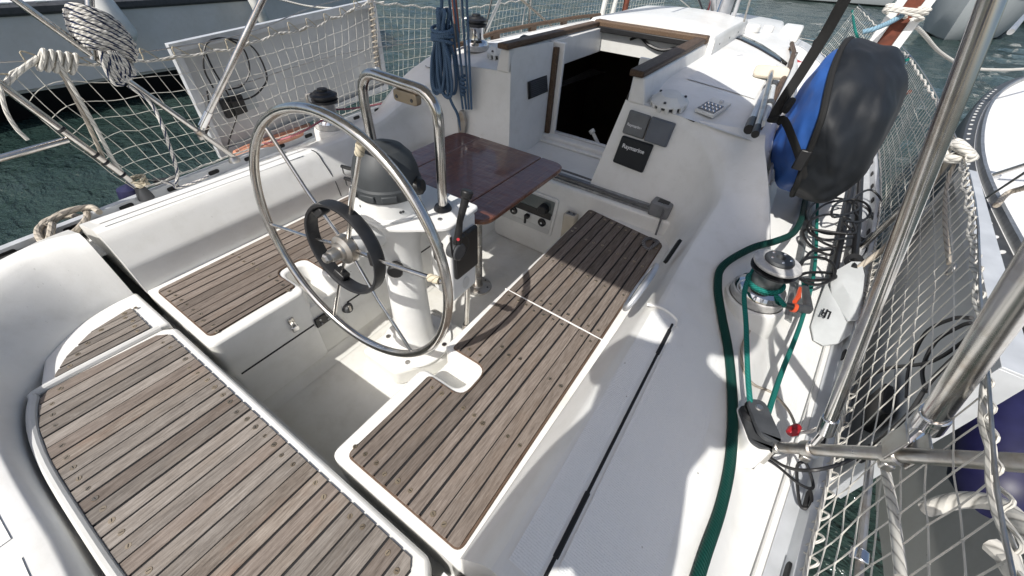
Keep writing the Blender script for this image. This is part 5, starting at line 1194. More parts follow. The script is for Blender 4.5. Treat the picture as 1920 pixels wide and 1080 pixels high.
tr = lambda y, s=1: V((s*(beam(y)-0.012), y, sheer(y)+0.075))
topS = [PZ(1905, 1140, .60), PZ(1888, 1040, .60), PZ(1862, 900, .60), PZ(1846, 780, .60), PZ(1838, 620, .605), PZ(1822, 440, .61), PZ(1800, 288, .615)]
nS, GS = net('safety_net', [tr(0.28), tr(0.6), tr(0.95), tr(1.4), tr(1.9), tr(2.28)], topS, 29, 8, 0.0016, 'white safety net hung along the starboard stern rail', 0.014, er=0.0065, seed=3)
topS2 = [PZ(1800, 288, .615), PZ(1760, 200, .60), PZ(1705, 108, .60)]
net('safety_net', [tr(2.30), tr(3.0), tr(4.0), tr(4.78)], topS2, 40, 9, 0.0016, 'white safety net along the starboard guard rail beyond the stuffed bag', 0.03, er=0.006, seed=4)
net('safety_net', [tr(4.8), tr(6.0), tr(7.4)], [PZ(1705, 108, .60), PZ(1665, 72, .60), V((1.30, 7.4, 0.72))], 36, 8, 0.0017, 'white safety net on the starboard bow rail behind the bag', 0.03, er=0.006, seed=6)
topP = [PX(4, 165, -1.47), PX(40, 128, -1.49), PX(75, 112, -1.50), PX(150, 120, -1.51), PX(235, 112, -1.53), PX(310, 110, -1.54), PX(365, 102, -1.55), PX(430, 92, -1.56), PX(510, 68, -1.58), PX(600, 45, -1.60), PX(690, 5, -1.62)]
trp = lambda y: tr(y, -1)
nP, GP = net('safety_net', [trp(0.44), trp(0.6), trp(0.9), trp(1.2), trp(1.6), trp(2.1)], topP, 30, 8, 0.0015, 'white safety net hung along the port stern rail', 0.035, er=0.006, seed=9)
PT2 = [PX(690, 5, -1.62), V((-1.66, 3.2, 0.66)), V((-1.68, 4.4, 0.66)), V((-1.52, 6.0, 0.66)), V((-1.15, 7.5, 0.70))]
net('safety_net', [trp(2.12), trp(3.2), trp(4.4), trp(6.0), trp(7.5)], PT2, 80, 9, 0.0015, 'white safety net along the port guard rail beyond the mast', 0.03, er=0.0055, seed=12)
# zig-zag lashings that hold the net heads to the guard wires
def wire(pts, r, label, mat='steel_dull', name='guard_wire'): return rope_thing(name, pts, r, mat, label, 'guard wire', 'guard wires', n=6)
wire([PX(-60, 120, -1.46), PX(200, 104, -1.53), PX(330, 88, -1.56), PX(470, 60, -1.58), PX(690, -8, -1.63), V((-1.70, 4.4, .70)), V((-1.2, 7.5, .75))], 0.003, 'dark guard wire above the port net')
wire([PX(380, 180, -1.56), PX(700, 90, -1.64), V((-1.70, 4.4, .36)), V((-1.2, 7.5, .4))], 0.003, 'lower guard wire across the port panel')
wire([PZ(1912, 1140, .62), PZ(1868, 900, .62), PZ(1842, 600, .625), PZ(1802, 282, .63), PZ(1707, 104, .61), V((1.30, 7.4, 0.74))], 0.003, 'guard wire above the starboard net')
def lashing(G, j, up, label, mat='rope_cream', step=2, dz=0.04, r=0.0028):
    t = thing('lashing', label, 'cord', G[0][j], 'net lashings'); P = []
    for i in range(0, len(G), 1):
        p = G[i][j]; P += [p+V((0, 0, 0.0)), p+V((0, 0.01, dz if i % step == 0 else -0.004))]
    MB().tube(catmull(P, 5), r, 6).build('cord', mat, t); return t
lashing(GP, 8, 1, 'zigzag cream cord lashing along the port net head', dz=0.045, step=2)
lashing(GS, 8, 1, 'twisted white cord lashing along the starboard net head', 'rope_white', 1, 0.02, 0.0032)
# stanchions
def stanchion(base, top, label, wrap=None):
    t = thing('stanchion', label, 'stanchion', base, 'guard rail stanchions'); MB().tube([base, top], 0.0125, 12).build('post', 'steel', t)
    MB().lathe([(0.03, 0), (0.028, 0.02), (0.018, 0.05)], 14, None, base).build('socket', 'alu', t)
    if wrap:
        P = []; L = top-base; M = frame(L)
        for k in range(90): P.append(base.lerp(top, 0.1+0.88*k/90)+M @ V((0.017*math.cos(k*0.9), 0.017*math.sin(k*0.9), 0)))
        MB().tube(P, 0.005, 6).build('wrapping', wrap, t)
    return t
stanchion(tr(2.30)+V((-0.05, 0, -0.06)), PZ(1800, 286, .62), 'stanchion with knotted rope top above the starboard panel')
stanchion(tr(4.78)+V((-0.04, 0, -0.06)), PZ(1706, 105, .62), 'stanchion bound with teal tape beyond the bag', 'rope_lightblue')
stanchion(PX(708, 138, -1.66), PX(695, -10, -1.66), 'rope wrapped stanchion at the front end of the port panel', 'rope_tan')
stanchion(trp(4.4)+V((0.04, 0, -0.06)), V((-1.68, 4.4, .70)), 'port stanchion level with the mast')
# knots
def knot(c, r, rr, label, mat, turns=6, seed=1, cat='knot'):
    rnd = random.Random(seed); P = [c+V((r*math.cos(i*1.9)*(0.8+0.4*rnd.random()), r*math.sin(i*1.9)*(0.8+0.4*rnd.random()), r*0.7*rnd.uniform(-1, 1))) for i in range(turns*3)]
    return rope_thing('rope_knot', P, rr, mat, label, cat, 'knots', n=8, sm=5)
kp = PZ(1800, 287, .63); knot(kp, 0.045, 0.013, 'thick white knot on the stanchion over the starboard panel', 'rope_white', 5, 3)
knot(PX(262, 340, XP)+V((0, 0, 0.0)), 0.03, 0.006, 'cream knot round the foot of the port pushpit leg', 'rope_cream', 5, 5)
k = thing('rope_turns', 'white rope turns knotted on the top edge of the port net', 'rope', PX(95, 112, -1.47))
for i in range(5):
    c = PX(78+15*i, 112+2*i, -1.48); MB().tube(catmull([c+V((0.02*math.cos(t), 0.012*math.sin(t)*2, 0.030*math.sin(t))) for t in [2*math.pi*q/10 for q in range(10)]], 3, True), 0.0085, 8, closed=True).build('turn', 'rope_white', k)
MB().tube(catmull([PX(4, 165, -1.46), PX(35, 135, -1.47), PX(72, 108, -1.48)], 5), 0.010, 8).build('lead', 'rope_white', k)
MB().tube(catmull([PX(0, 160, -1.44), PX(10, 205, -1.43), PX(30, 240, -1.43), PX(52, 262, -1.43)], 5), 0.007, 8).build('loose_end', 'rope_white', k)
r2 = thing('hanging_rope', 'doubled beige rope hanging down the port net to a cleat', 'rope', PX(228, 325, -1.47))
MB().tube(catmull([PX(105, 118, -1.47), PX(128, 160, -1.47), PX(160, 222, -1.47), PX(190, 288, -1.47), PX(200, 310, -1.47)], 5), 0.0078, 8).build('strand', 'rope_tan', r2); MB().tube(catmull([PX(110, 118, -1.46), PX(140, 170, -1.46), PX(180, 240, -1.46), PX(212, 300, -1.46), PX(235, 330, -1.46)], 5), 0.0078, 8).build('strand', 'rope_white', r2)
r3 = thing('hanging_rope', 'white rope with dark flecks dropping from the coil to the port deck', 'rope', PX(330, 345, -1.42))
MB().tube(catmull([PX(240, 160, -1.44), PX(280, 190, -1.43), PX(300, 225, -1.42), PX(318, 275, -1.42), PX(332, 320, -1.42), PX(330, 348, -1.42)], 5), 0.0078, 8).build('strand', 'rope_fleck', r3)
MB().tube(catmull([PX(302, 340, -1.42), PX(325, 346, -1.40), PX(332, 352, -1.40), PX(370, 340, -1.38), PX(390, 330, -1.38)], 5), 0.0065, 8).build('tail', 'rope_fleck', r3)
# white and navy coil on the port post
cw = thing('white_rope_coil', 'coil of white and navy flecked rope tied to the port rail', 'rope coil', PX(195, 120, XP))
ca = PX(172, 25, XP); cb_ = PX(212, 108, XP); axd = (cb_-ca)
Mx = frame(axd, V((0, 1, -0.5)))
P = []
for k in range(150):
    t = k/150; a_ = k*2*math.pi/11.5; rad = lerp(0.058, 0.090, math.sin(t*math.pi)**0.7)*(1+0.10*noise.noise(V((k*0.3, 0, 0))))
    P.append(ca+axd*t+Mx @ V((rad*math.cos(a_), 0.75*rad*math.sin(a_), 0.035*math.cos(a_+0.6))))
MB().tube(catmull(P, 3), 0.0082, 7).build('turns', 'rope_fleck', cw)
for i in range(4):
    c0 = PX(196+5*i, 95+2*i, XP+0.07); c1 = PX(222+8*i, 155-5*i, XP+0.07); w_ = 0.022
    side = (c1-c0).cross(V((1, 0, 0))).normalized()*w_
    MB().tube(catmull([c0-side*0.6, c0.lerp(c1, .5)-side, c1-side*0.7, c1+(c1-c0)*0.05, c1+side*0.7, c0.lerp(c1, .5)+side, c0+side*0.6], 4), 0.0082, 7).build('hanging_loop', 'rope_fleck', cw)

# solar panels standing in the rails
def panel(name, TA, TF, h, th, out, label, jb, cables):
    """TA/TF: aft and forward top corners; out: outward unit vector"""
    t = thing(name, label, 'solar panel', TA-V((0, 0, h)), 'solar panels on the guard rails'); up = V((0, 0, 1)); ax = (TF-TA).normalized(); L = (TF-TA).length; fw = 0.035
    n = ax.cross(up).normalized(); n = n if n.dot(out) > 0 else -n
    M = Matrix((ax, up, n)).transposed(); c = TA.lerp(TF, .5)-up*h/2
    MB().box(c+n*0.012, (L-0.02, h-0.02, 0.005), M).build('back_sheet', 'panel_back', t, smooth=False)
    MB().box(c+n*0.017, (L-0.02, h-0.02, 0.003), M).build('cells', 'panel_dark', t, smooth=False)
    for sg, nm in ((1, 'top'), (-1, 'bottom')): MB().box(c+up*(sg*(h/2-0.003))-n*0.002, (L, 0.006, th), M).build('frame_rail', 'frame_alu', t, bevel=0.001); MB().box(c+up*(sg*(h/2-fw/2-0.006))-n*(th/2-0.001), (L-0.012, fw, 0.004), M).build('frame_flange', 'frame_alu', t)
    for sg in (1, -1): MB().box(c+ax*(sg*(L/2-0.003))-n*0.002, (0.006, h-0.013, th), M).build('frame_rail', 'frame_alu', t, bevel=0.001); MB().box(c+ax*(sg*(L/2-fw/2-0.006))-n*(th/2-0.001), (fw, h-2*fw-0.014, 0.004), M).build('frame_flange', 'frame_alu', t)
    j = TA+ax*jb[0]-up*jb[1]-n*0.016; MB().box(j, (0.13, 0.10, 0.03), M).build('junction_box', 'black', t, bevel=0.006); MB().box(j+ax*0.10-n*-0.008, (0.10, 0.10, 0.004), M).build('rating_label', 'gel_grey', t)
    for pts in cables: MB().tube(catmull(pts, 7), 0.0048, 6).build('cable', 'black', t)
    return t, M, n
TAp = PX(311, 82, -1.69); TFp = PX(700, -2, -1.76)
px_ = -1.66
panel('solar_module', TAp, TFp, 0.60, 0.035, V((-1, 0, 0)), 'grey backed solar panel with looped black cables behind the port net', (0.19, 0.355),
      [[PX(400, 165, px_), PX(383, 130, px_), PX(383, 95, px_), PX(392, 78, px_), PX(420, 72, px_), PX(455, 90, px_), PX(468, 130, px_), PX(455, 160, px_), PX(428, 168, px_)],
       [PX(395, 75, px_), PX(430, 72, px_), PX(475, 90, px_), PX(500, 140, px_), PX(492, 165, px_), PX(470, 183, px_), PX(430, 192, px_)],
       [PX(386, 100, px_), PX(400, 130, px_), PX(425, 172, px_), PX(440, 205, px_), PX(443, 220, px_), PX(432, 255, px_), PX(425, 285, px_)],
       [PX(388, 170, px_), PX(394, 210, px_), PX(390, 235, px_), PX(386, 248, px_)]])
ppl = thing('cable_plug', 'black inline cable plug dangling in front of the port panel', 'plug', PX(384, 252, px_+.01)); MB().tube([PX(390, 235, px_), PX(382, 252, px_)], 0.012, 10).build('body', 'black', ppl, bevel=0.003)
TAs = PX(1914, 702, 1.625); TFs = PX(1818, 318, 1.745); px_ = 1.575
def CS(x, y): return PX(x, y, 1.59)
panel('solar_module', TAs, TFs, 0.615, 0.052, V((1, 0, 0)), 'grey solar panel with bright aluminium frame outside the starboard net', (0.20, 0.40),
      [[CS(1555, 835), CS(1580, 775), CS(1612, 722), CS(1660, 692), CS(1740, 680), CS(1800, 645), CS(1825, 620)],
       [CS(1700, 745), CS(1705, 690), CS(1735, 625), CS(1785, 598), CS(1822, 596)],
       [CS(1735, 735), CS(1730, 690), CS(1755, 640), CS(1800, 612), CS(1820, 605)],
       [CS(1640, 832), CS(1700, 780), CS(1745, 715), CS(1800, 660), CS(1822, 640)],
       [CS(1605, 850), CS(1640, 840), CS(1665, 822)]])
pg = thing('cable_plug', 'black waterproof plug resting against the starboard brace', 'plug', CS(1625, 848)); MB().tube([CS(1608, 860), CS(1640, 840)], 0.014, 10).build('body', 'black', pg, bevel=0.003)
hl = thing('hanging_line', 'grey line ending in a ring in front of the starboard panel', 'rope', PX(1782, 505, 1.60)); MB().tube(catmull([PZ(1792, 300, .6), PX(1775, 350, 1.65), PX(1772, 420, 1.62), PX(1780, 495, 1.60)], 5), 0.006, 8).build('line', 'rope_tan', hl)
cR = PX(1782, 505, 1.60); MB().tube([cR+V((0, 0.016*math.cos(t), 0.016*math.sin(t))) for t in [2*math.pi*q/16 for q in range(16)]], 0.004, 8, closed=True).build('ring', 'steel_dull', hl)
rope_thing('mooring_rope', [tr(2.0)+V((-0.06, 0, 0.02)), PZ(1680, 445, .25), PZ(1735, 360, .45), PZ(1775, 305, .58), kp], 0.012, 'rope_tan', 'thick beige rope slanting from the toe rail up to the stanchion knot', 'rope')
rope_thing('net_spine', [PX(1660, 880, 1.52), PX(1675, 960, 1.50), PX(1690, 1085, 1.48)], 0.0085, 'rope_white', 'thick white braid woven down the starboard net', 'rope')
rope_thing('rope_end', [PX(1735, 955, 1.56), PX(1800, 938, 1.57), PX(1870, 945, 1.58), PX(1920, 985, 1.58), PX(1960, 1030, 1.58)], 0.0135, 'rope_white', 'thick white rope end lying over the starboard net', 'rope')
rk = thing('rope_heap', 'heap of thick white rope in the bottom right corner', 'rope', PX(1900, 1060, 1.56))
for i in range(4): MB().tube(catmull([PX(1860+14*i, 1022+12*i, 1.55+.01*i), PX(1890+10*i, 1050+12*i, 1.56), PX(1905+12*i, 1075+8*i, 1.57), PX(1950+6*i, 1070-9*i, 1.58)], 5), 0.0135, 8).build('strand', 'rope_white', rk)
bpole = thing('boat_hook', 'steel pole end with clear cap hanging below the starboard net', 'boat hook', PX(1612, 1040, 1.60))
MB().tube([PX(1632, 860, 1.60), PX(1608, 1100, 1.60)], 0.009, 10).build('pole', 'steel_dull', bpole); MB().tube([PX(1614, 1030, 1.60), PX(1610, 1055, 1.60)], [0.018, 0.02], 12).build('cap', 'chrome', bpole, bevel=0.004)
# white lacing bights through the toe rail
lc = thing('toe_rail_lacing', 'white cord lacing the net foot to the starboard toe rail', 'cord', tr(0.4)); P = []
for i in range(64):
    y = 0.22+i*0.033; P.append(tr(y)+V((-0.010 if i % 2 else 0.014, 0, -0.028 if i % 2 else 0.012)))
MB().tube(catmull(P, 7), 0.0032, 6).build('cord', 'rope_white', lc)
# ================================================================== port deck clutter
def PD(px, py, lift=0.0): return PZ(px, py, 0.05+lift)
tc_ = thing('mooring_rope_coil', 'hank of thick beige three strand rope on the port quarter cleat', 'rope coil', PD(120, 425))
loops = [[(75, 450), (80, 420), (110, 405), (150, 390), (182, 395), (172, 408), (130, 405), (100, 415), (90, 440), (100, 452)],
         [(70, 462), (105, 452), (140, 435), (162, 410), (160, 395), (140, 392), (105, 405), (85, 425)],
         [(98, 420), (95, 440), (88, 458), (75, 448), (72, 430), (95, 412), (135, 395), (170, 388), (186, 398)]]
for k, lp in enumerate(loops): MB().tube(catmull([PD(x, y, 0.03+0.016*k+0.008*math.sin(i)) for i, (x, y) in enumerate(lp)], 6), 0.0125, 9).build('loop', 'rope_tan', tc_)
ck = thing('chafe_mat', 'black chafe mat under the beige rope on the port quarter', 'mat', PD(110, 440)); MB().add([PD(x, y, z) for z in (0.002, 0.02) for x, y in ((-20, 490), (110, 440), (190, 408), (180, 425), (90, 470), (-20, 520))], [(5, 4, 3, 2, 1, 0), (6, 7, 8, 9, 10, 11)]+[(i, (i+1) % 6, 6+(i+1) % 6, 6+i) for i in range(6)]).build('mat', 'black_matte', ck)
for i, (x0, y0, x1, y1) in enumerate(((196, 418, 272, 386), (206, 424, 244, 410))):
    st = MB(); st.tube([PD(x0, y0, .012), PD(x1, y1, .012)], 0.016 if i == 0 else 0.006, 4, flat=0.25, upv=(0, 0, 1)); o = st.build('deck_strip', 'dark_grey', loc=PD(x0, y0)); tag(o, ['wide dark strip on the port deck beside the rope', 'thin dark slot on the port deck edge'][i], 'strip')
so_ = thing('mooring_cleat', 'black mooring cleat with shackle on the port side deck', 'cleat', PD(310, 345)); MB().tube([PD(290, 340, .03), PD(335, 338, .03)], 0.016, 8).build('horn', 'black', so_); MB().tube(catmull([PD(262, 345, .05), PD(275, 338, .05), PD(290, 340, .04)], 4), 0.005, 6).build('shackle', 'chrome', so_); MB().box(PD(312, 341, .012), (0.05, 0.1, 0.03)).build('base', 'black', so_, bevel=0.005)
fb = thing('deck_fender', 'small blue fender top below the port pushpit foot', 'fender', PX(238, 352, -1.52)); MB().lathe([(0.0, 0.0), (0.05, -0.02), (0.06, -0.06), (0.06, -0.3), (0.03, -0.38)], 16, None, PX(236, 345, -1.54)).build('body', 'navy', fb)
for i in range(3): rope_thing('salmon_pipe', [PD(432+4*i, 296-5*i, .03+.01*i), PD(480, 280-6*i, .04), PD(540, 262-7*i, .04), PD(580, 246-6*i, .03)], 0.012, 'salmon', ['lowest', 'middle', 'topmost'][i]+' of the salmon pink pipes on the port side deck', 'pipe', 'salmon pipes', n=10)
pk_ = thing('furling_line', 'pink line led round the port winch', 'rope', WP); MB().tube(catmull([WP+V((0.05, -0.02, 0.08)), WP+V((0.0, -0.058, 0.08)), WP+V((-0.055, 0.0, 0.085)), WP+V((0.0, 0.2, 0.06)), WP+V((-0.02, 0.8, 0.0)), V((-1.38, 3.0, 0.10))], 5), 0.0055, 7).build('forward_lead', 'rope_pink', pk_); MB().tube(catmull([WP+V((0.05, -0.02, 0.08)), PZ(560, 250, .27), PZ(515, 265, .16), PZ(492, 270, .10)], 5), 0.0055, 7).build('aft_lead', 'rope_pink', pk_)

# ================================================================== rigging, mast, foredeck
ma = thing('mast', 'aluminium mast foot with clustered lines forward of the hatch', 'mast', V((0.13, 5.05, 0.6)))
MB().tube([V((0.13, 5.05, 0.55)), V((0.13, 5.05, 9.5))], 0.075, 20, flat=1.35).build('spar', 'alu', ma); MB().tube([V((0.13, 5.05, 0.55)), V((0.13, 5.05, 0.64))], 0.10, 20).build('collar', 'grey_plastic', ma, bevel=0.01)
MB().tube([V((0.11, 4.93, 0.68)), V((-0.03, 4.3, 1.35)), V((-0.16, 3.9, 1.98))], 0.026, 12).build('kicker', 'alu', ma)
for i in range(7): 
    a = V((0.13+0.10*math.cos(i*0.9+2.0), 5.0+0.12*math.sin(i*0.9+3), 0.60)); MB().tube(catmull([a, a+V((0.01*math.sin(i), -0.02, 0.5)), V((0.13+0.05*math.cos(i), 4.95, 2.5))], 4), 0.006, 6).build('halyard', ['rope_white', 'rope_grey', 'rope_red', 'rope_blue'][i % 4], ma)
for i in range(5): MB().box(V((-0.06+0.05*i, 4.82+0.04*(i % 2), 0.64+0.02*(i % 3))), (0.035, 0.07, 0.07)).build('turning_block', 'black', ma, bevel=0.008)
for i, (x, y, r, h) in enumerate(((0.46, 4.9, 0.10, 0.06), (0.60, 5.2, 0.05, 0.05))): 
    o = MB().lathe([(r, 0), (r*1.02, h*0.7), (r*0.9, h), (0, h*1.02)], 24, None, (x, y, roofz(x, y))).build('roof_vent', 'white_plastic', loc=(x, y, roofz(x, y))); tag(o, ['wide low white drum on the roof beside the mast', 'small white drum on the roof forward of the wide one'][i], 'vent')
o = MB().bb(0.70, 0.88, 5.5, 5.75, 0.48, 0.62).build('dorade_box', 'gel', loc=(0.79, 5.6, 0.5), bevel=0.02); tag(o, 'white box vent on the foredeck beyond the roof', 'vent')
rope_thing('red_rope', [PZ(1440, 82, .45), PZ(1425, 72, .46), PZ(1440, 66, .46), PZ(1458, 70, .45), PZ(1460, 80, .42), PZ(1448, 78, .44), PZ(1455, 72, .44), PZ(1468, 90, .33), PZ(1482, 102, .22), PZ(1490, 112, .15), PZ(1510, 122, .08)], 0.017, 'rope_red', 'red rope looped on the starboard foredeck', 'rope', n=8)
rope_thing('white_line', [PZ(1370, 55, .58), PZ(1430, 60, .5), PZ(1480, 68, .3), PZ(1530, 78, .15)], 0.008, 'rope_white', 'white line lying across the foredeck', 'rope')
rig = [  # (px bottom, px top, x plane, radius, material, label)
 ((908, 62), (926, -20), -1.35, 0.008, 'black', 'black braided shroud rising from the port side'), ((911, 60), (946, -20), -1.35, 0.013, 'fender_white', 'white tube cover on a port shroud'),
 ((977, 60), (990, -20), -1.3, 0.006, 'steel_dull', 'thin steel shroud beyond the hatch rail'), ((1036, 50), (965, -12), -1.3, 0.010, 'rope_tan', 'reddish cord slanting up from the cabin roof'),
 ((1124, 48), (1140, -20), -1.2, 0.030, 'fender_white', 'left of two cream shroud tubes behind the hatch'), ((1142, 46), (1160, -20), -1.15, 0.030, 'fender_white', 'right of two cream shroud tubes behind the hatch'),
 ((1166, 44), (1180, -20), -1.1, 0.035, 'rust_brown', 'rust brown shroud tube behind the hatch'), ((858, 62), (850, -15), -1.45, 0.022, 'rust_brown', 'rust brown tube behind the blue rope hank'), ((868, 62), (862, -15), -1.45, 0.010, 'fender_white', 'white edge tube behind the blue rope hank'),
 ((1300, 20), (1262, -12), -0.9, 0.007, 'rope_white', 'white stay slanting left behind the hatch box'), ((1322, 32), (1305, -15), -0.1, 0.010, 'black', 'black wire just left of the mast foot'), ((1372, 42), (1392, -20), 0.35, 0.016, 'alu', 'grey pole right beside the mast foot'), ((1545, 70), (1580, -12), 1.45, 0.024, 'fender_white', 'cream tube on a starboard shroud behind the blue fabric'), ((1532, 62), (1556, -12), 1.42, 0.006, 'steel_dull', 'thin starboard shroud wire behind the blue fabric'), ((1440, 48), (1478, -12), 1.05, 0.012, 'rope_tan', 'tan line rising from the starboard foredeck'), ((1395, 40), (1412, -20), 0.6, 0.006, 'rope_white', 'thin white halyard right of the mast'), ((1462, 60), (1495, -15), 1.25, 0.010, 'rope_white', 'white stay rising from the starboard foredeck')]
for (b0, b1, t1, t2, xx, r, mt, lb) in [(q[0][0], q[0][1], q[1][0], q[1][1], q[2], q[3], q[4], q[5]) for q in rig]:
    a = PX(b0, b1, xx); b = PX(t1, t2, xx); b = a+(b-a)*(2.6 if r < 0.02 else 1.6)
    o = MB().tube([a, b], r, 10).build('shroud', mt, loc=a); tag(o, lb, 'shroud', 'standing rigging')
bcv = thing('block_cover', 'black pointed cover hanging behind the blue rope', 'cover', PX(855, 82, -1.2)); MB().tube([PX(852, 45, -1.2), PX(853, 62, -1.2), PX(852, 80, -1.2), PX(856, 88, -1.2)], [0.012, 0.035, 0.04, 0.012], 8).build('cover', 'black_matte', bcv)
# gangplank lashed upright on the starboard side
g0 = PY(1622, 132, 4.1); g1 = PY(1722, -6, 4.1); gd = (g1-g0); gd.normalize(); gb = g0-gd*((g0.z-0.07)/gd.z); gp = thing('gangplank', 'white edged rust brown gangplank lashed upright beyond the bag', 'gangplank', gb)
wd_ = V((1, 0, 0)); wd_ = (wd_-gd*wd_.dot(gd)).normalized(); nn = wd_.cross(gd); M = Matrix((wd_, gd, nn)).transposed(); ctr = gb+gd*1.0
MB().box(ctr, (0.085, 2.0, 0.030), M).build('tread', 'rust_brown', gp, bevel=0.003)
for s in (-1, 1): MB().box(ctr+wd_*(s*0.070), (0.052, 2.0, 0.045), M).build('side_rail', 'paint_white', gp, bevel=0.006)
lq = PY(1693, 28, 4.05); rl_ = thing('gangplank_lashing', 'blue and white rope turns tied round the gangplank', 'rope', lq)
for i in range(3): MB().tube(catmull([lq+wd_*(0.115*math.cos(t))+nn*(0.05*math.sin(t))+gd*(0.02*i+0.015*math.sin(t+i)) for t in [2*math.pi*q/12 for q in range(12)]], 3, True), 0.010, 8, closed=True).build('turn', 'rope_white', rl_)
rope_thing('blue_rope', [lq, PY(1668, 42, 4.0), PY(1640, 54, 3.9), PY(1618, 60, 3.9)], 0.016, 'rope_lightblue', 'pale blue rope tied between gangplank and net', 'rope')
rope_thing('slack_rope', [lq, PY(1730, 62, 4.4), PY(1765, 100, 4.9), PY(1815, 126, 5.5), PY(1870, 131, 6.2), PY(1930, 128, 7.0), PY(2000, 115, 8)], 0.013, 'rope_white', 'slack white rope sagging right over the water', 'rope')
rope_thing('teal_rope', [PZ(1598, 20, .62), PZ(1603, 55, .62), PZ(1612, 78, .5)], 0.012, 'rope_teal', 'short teal rope above the bag', 'rope')
rope_thing('dark_rope', [PZ(1702, 112, .60), PZ(1680, 117, .55), PZ(1655, 113, .55)], 0.012, 'rope_teal', 'dark rope joining the stanchion to the gangplank', 'rope')
ol = thing('boat_hook_end', 'orange tipped wooden pole end poking out behind the bag', 'pole', PZ(1690, 176, .35)); MB().tube([PZ(1650, 190, .35), PZ(1706, 172, .37)], [0.022, 0.016], 10).build('pole', 'rust_brown', ol)
# ================================================================== awning overhead (out of frame, it shades the cockpit), photographer
bi = thing('bimini', 'stretched grey canvas bimini above the cockpit on steel legs', 'awning', V((0, 0.8, 1.62)))
rows = []
for i in range(25):
    x = lerp(-1.30, 1.10, i/24); yf = 1.97-0.72*(min(1.15, abs(x))/1.0)**2; z = 1.66-0.05*(x/1.2)**2
    rows.append([V((x, lerp(-0.11, yf, j/8), z+0.02*math.sin(j/8*math.pi))) for j in range(9)])
MB().grid(rows).build('canvas', 'bimini_canvas', bi, solid=0.003)
for y in (-0.09, 0.65): MB().tube([V((lerp(-1.3, 1.1, k/12), y, 1.64-0.05*(lerp(-1.3, 1.1, k/12)/1.2)**2)) for k in range(13)], 0.0125, 10).build('bow', 'steel', bi)
ph = thing('person', 'person in dark clothes standing on the stern quarter holding a phone', 'person', V((1.03, -0.42, 0.17)))
vs = {}
J = [('pel', (1.03, -0.42, 1.06), .15), ('waist', (1.03, -0.42, 1.20), .13), ('chest', (1.03, -0.40, 1.40), .15), ('neck', (1.03, -0.39, 1.57), .06), ('head0', (1.03, -0.37, 1.64), .07), ('head1', (1.03, -0.36, 1.75), .09), ('head2', (1.03, -0.355, 1.83), .07),
     ('shl', (0.87, -0.40, 1.50), .062), ('ell', (0.84, -0.32, 1.26), .047), ('wrl', (0.96, -0.12, 1.16), .033), ('shr', (1.19, -0.40, 1.50), .062), ('elr', (1.21, -0.32, 1.26), .047), ('wrr', (1.08, -0.12, 1.16), .033),
     ('hipl', (0.93, -0.42, 0.98), .10), ('knl', (0.90, -0.41, 0.62), .068), ('anl', (0.88, -0.43, 0.25), .05), ('tol', (0.88, -0.33, 0.20), .045), ('hipr', (1.13, -0.42, 0.98), .10), ('knr', (1.17, -0.41, 0.62), .068), ('anr', (1.19, -0.43, 0.25), .05), ('tor', (1.19, -0.33, 0.20), .045)]
names = [j[0] for j in J]; ED = [('pel', 'waist'), ('waist', 'chest'), ('chest', 'neck'), ('neck', 'head0'), ('head0', 'head1'), ('head1', 'head2'), ('chest', 'shl'), ('shl', 'ell'), ('ell', 'wrl'), ('chest', 'shr'), ('shr', 'elr'), ('elr', 'wrr'), ('pel', 'hipl'), ('hipl', 'knl'), ('knl', 'anl'), ('anl', 'tol'), ('pel', 'hipr'), ('hipr', 'knr'), ('knr', 'anr'), ('anr', 'tor')]
b0 = wloc(ph); me = bpy.data.meshes.new('body'); me.from_pydata([tuple(V(j[1])+V((-0.03, 0.09, 0))-b0) for j in J], [(names.index(a), names.index(b)) for a, b in ED], [])
ob = bpy.data.objects.new('body', me); C.objects.link(ob); ob.parent = ph; md = ob.modifiers.new('skin', 'SKIN'); me.materials.append(MATS['shirt'])
for i, j in enumerate(J): me.skin_vertices[0].data[i].radius = (j[2], j[2]); me.skin_vertices[0].data[i].use_root = (i == 0)
ob.modifiers.new('sub', 'SUBSURF').render_levels = 2
MB().lathe([(0, 0.10), (0.075, 0.09), (0.10, 0.03), (0.105, 0.0), (0.19, -0.015), (0.188, -0.022), (0.10, -0.010)], 28, None, V((1.0, -0.265, 1.83))).build('added_hat', 'trousers', ph)  # brimmed hat added so the figure's shadow runs into the bimini's
# ================================================================== neighbouring boats
def hull_strip(edge, zt, zb, side, flare=0.06, rows=6):
    out = []
    for (x, y) in edge: out.append([V((x+side*flare*(1-k), y, lerp(zb, zt, k))) for k in [i/(rows-1) for i in range(rows)]])
    return out
# starboard neighbour
E1_ = [(2.45, -3.0), (2.38, 0.0), (2.34, 1.5), (2.33, 2.9), (2.40, 4.4), (2.66, 5.95), (3.05, 7.5), (3.50, 8.8), (4.05, 10.0), (4.5, 10.8)]
E1c = [(p.x, p.y) for p in catmull([V((x, y, 0)) for x, y in E1_], 5)]
nb = thing('white_yacht', 'white yacht with pierced toe rail moored close on the right', 'yacht', V((4.5, 4, WZ)))
MB().grid(hull_strip(E1c, -0.02, WZ-0.1, 0.12)).build('hull', 'gel_dull', nb)
MB().grid([[V((x, y, 0.0)), V((lerp(x, 4.5, .5), y, 0.06)), V((4.5, y, 0.10))] for x, y in E1c]).build('deck', 'gel_skid', nb)
MB().grid([[V((x-0.03, y, -0.30)), V((x-0.035, y, -0.02)), V((x-0.02, y, 0.01)), V((x+0.06, y, 0.012))] for x, y in E1c]).build('rubbing_band', 'dark_grey', nb)
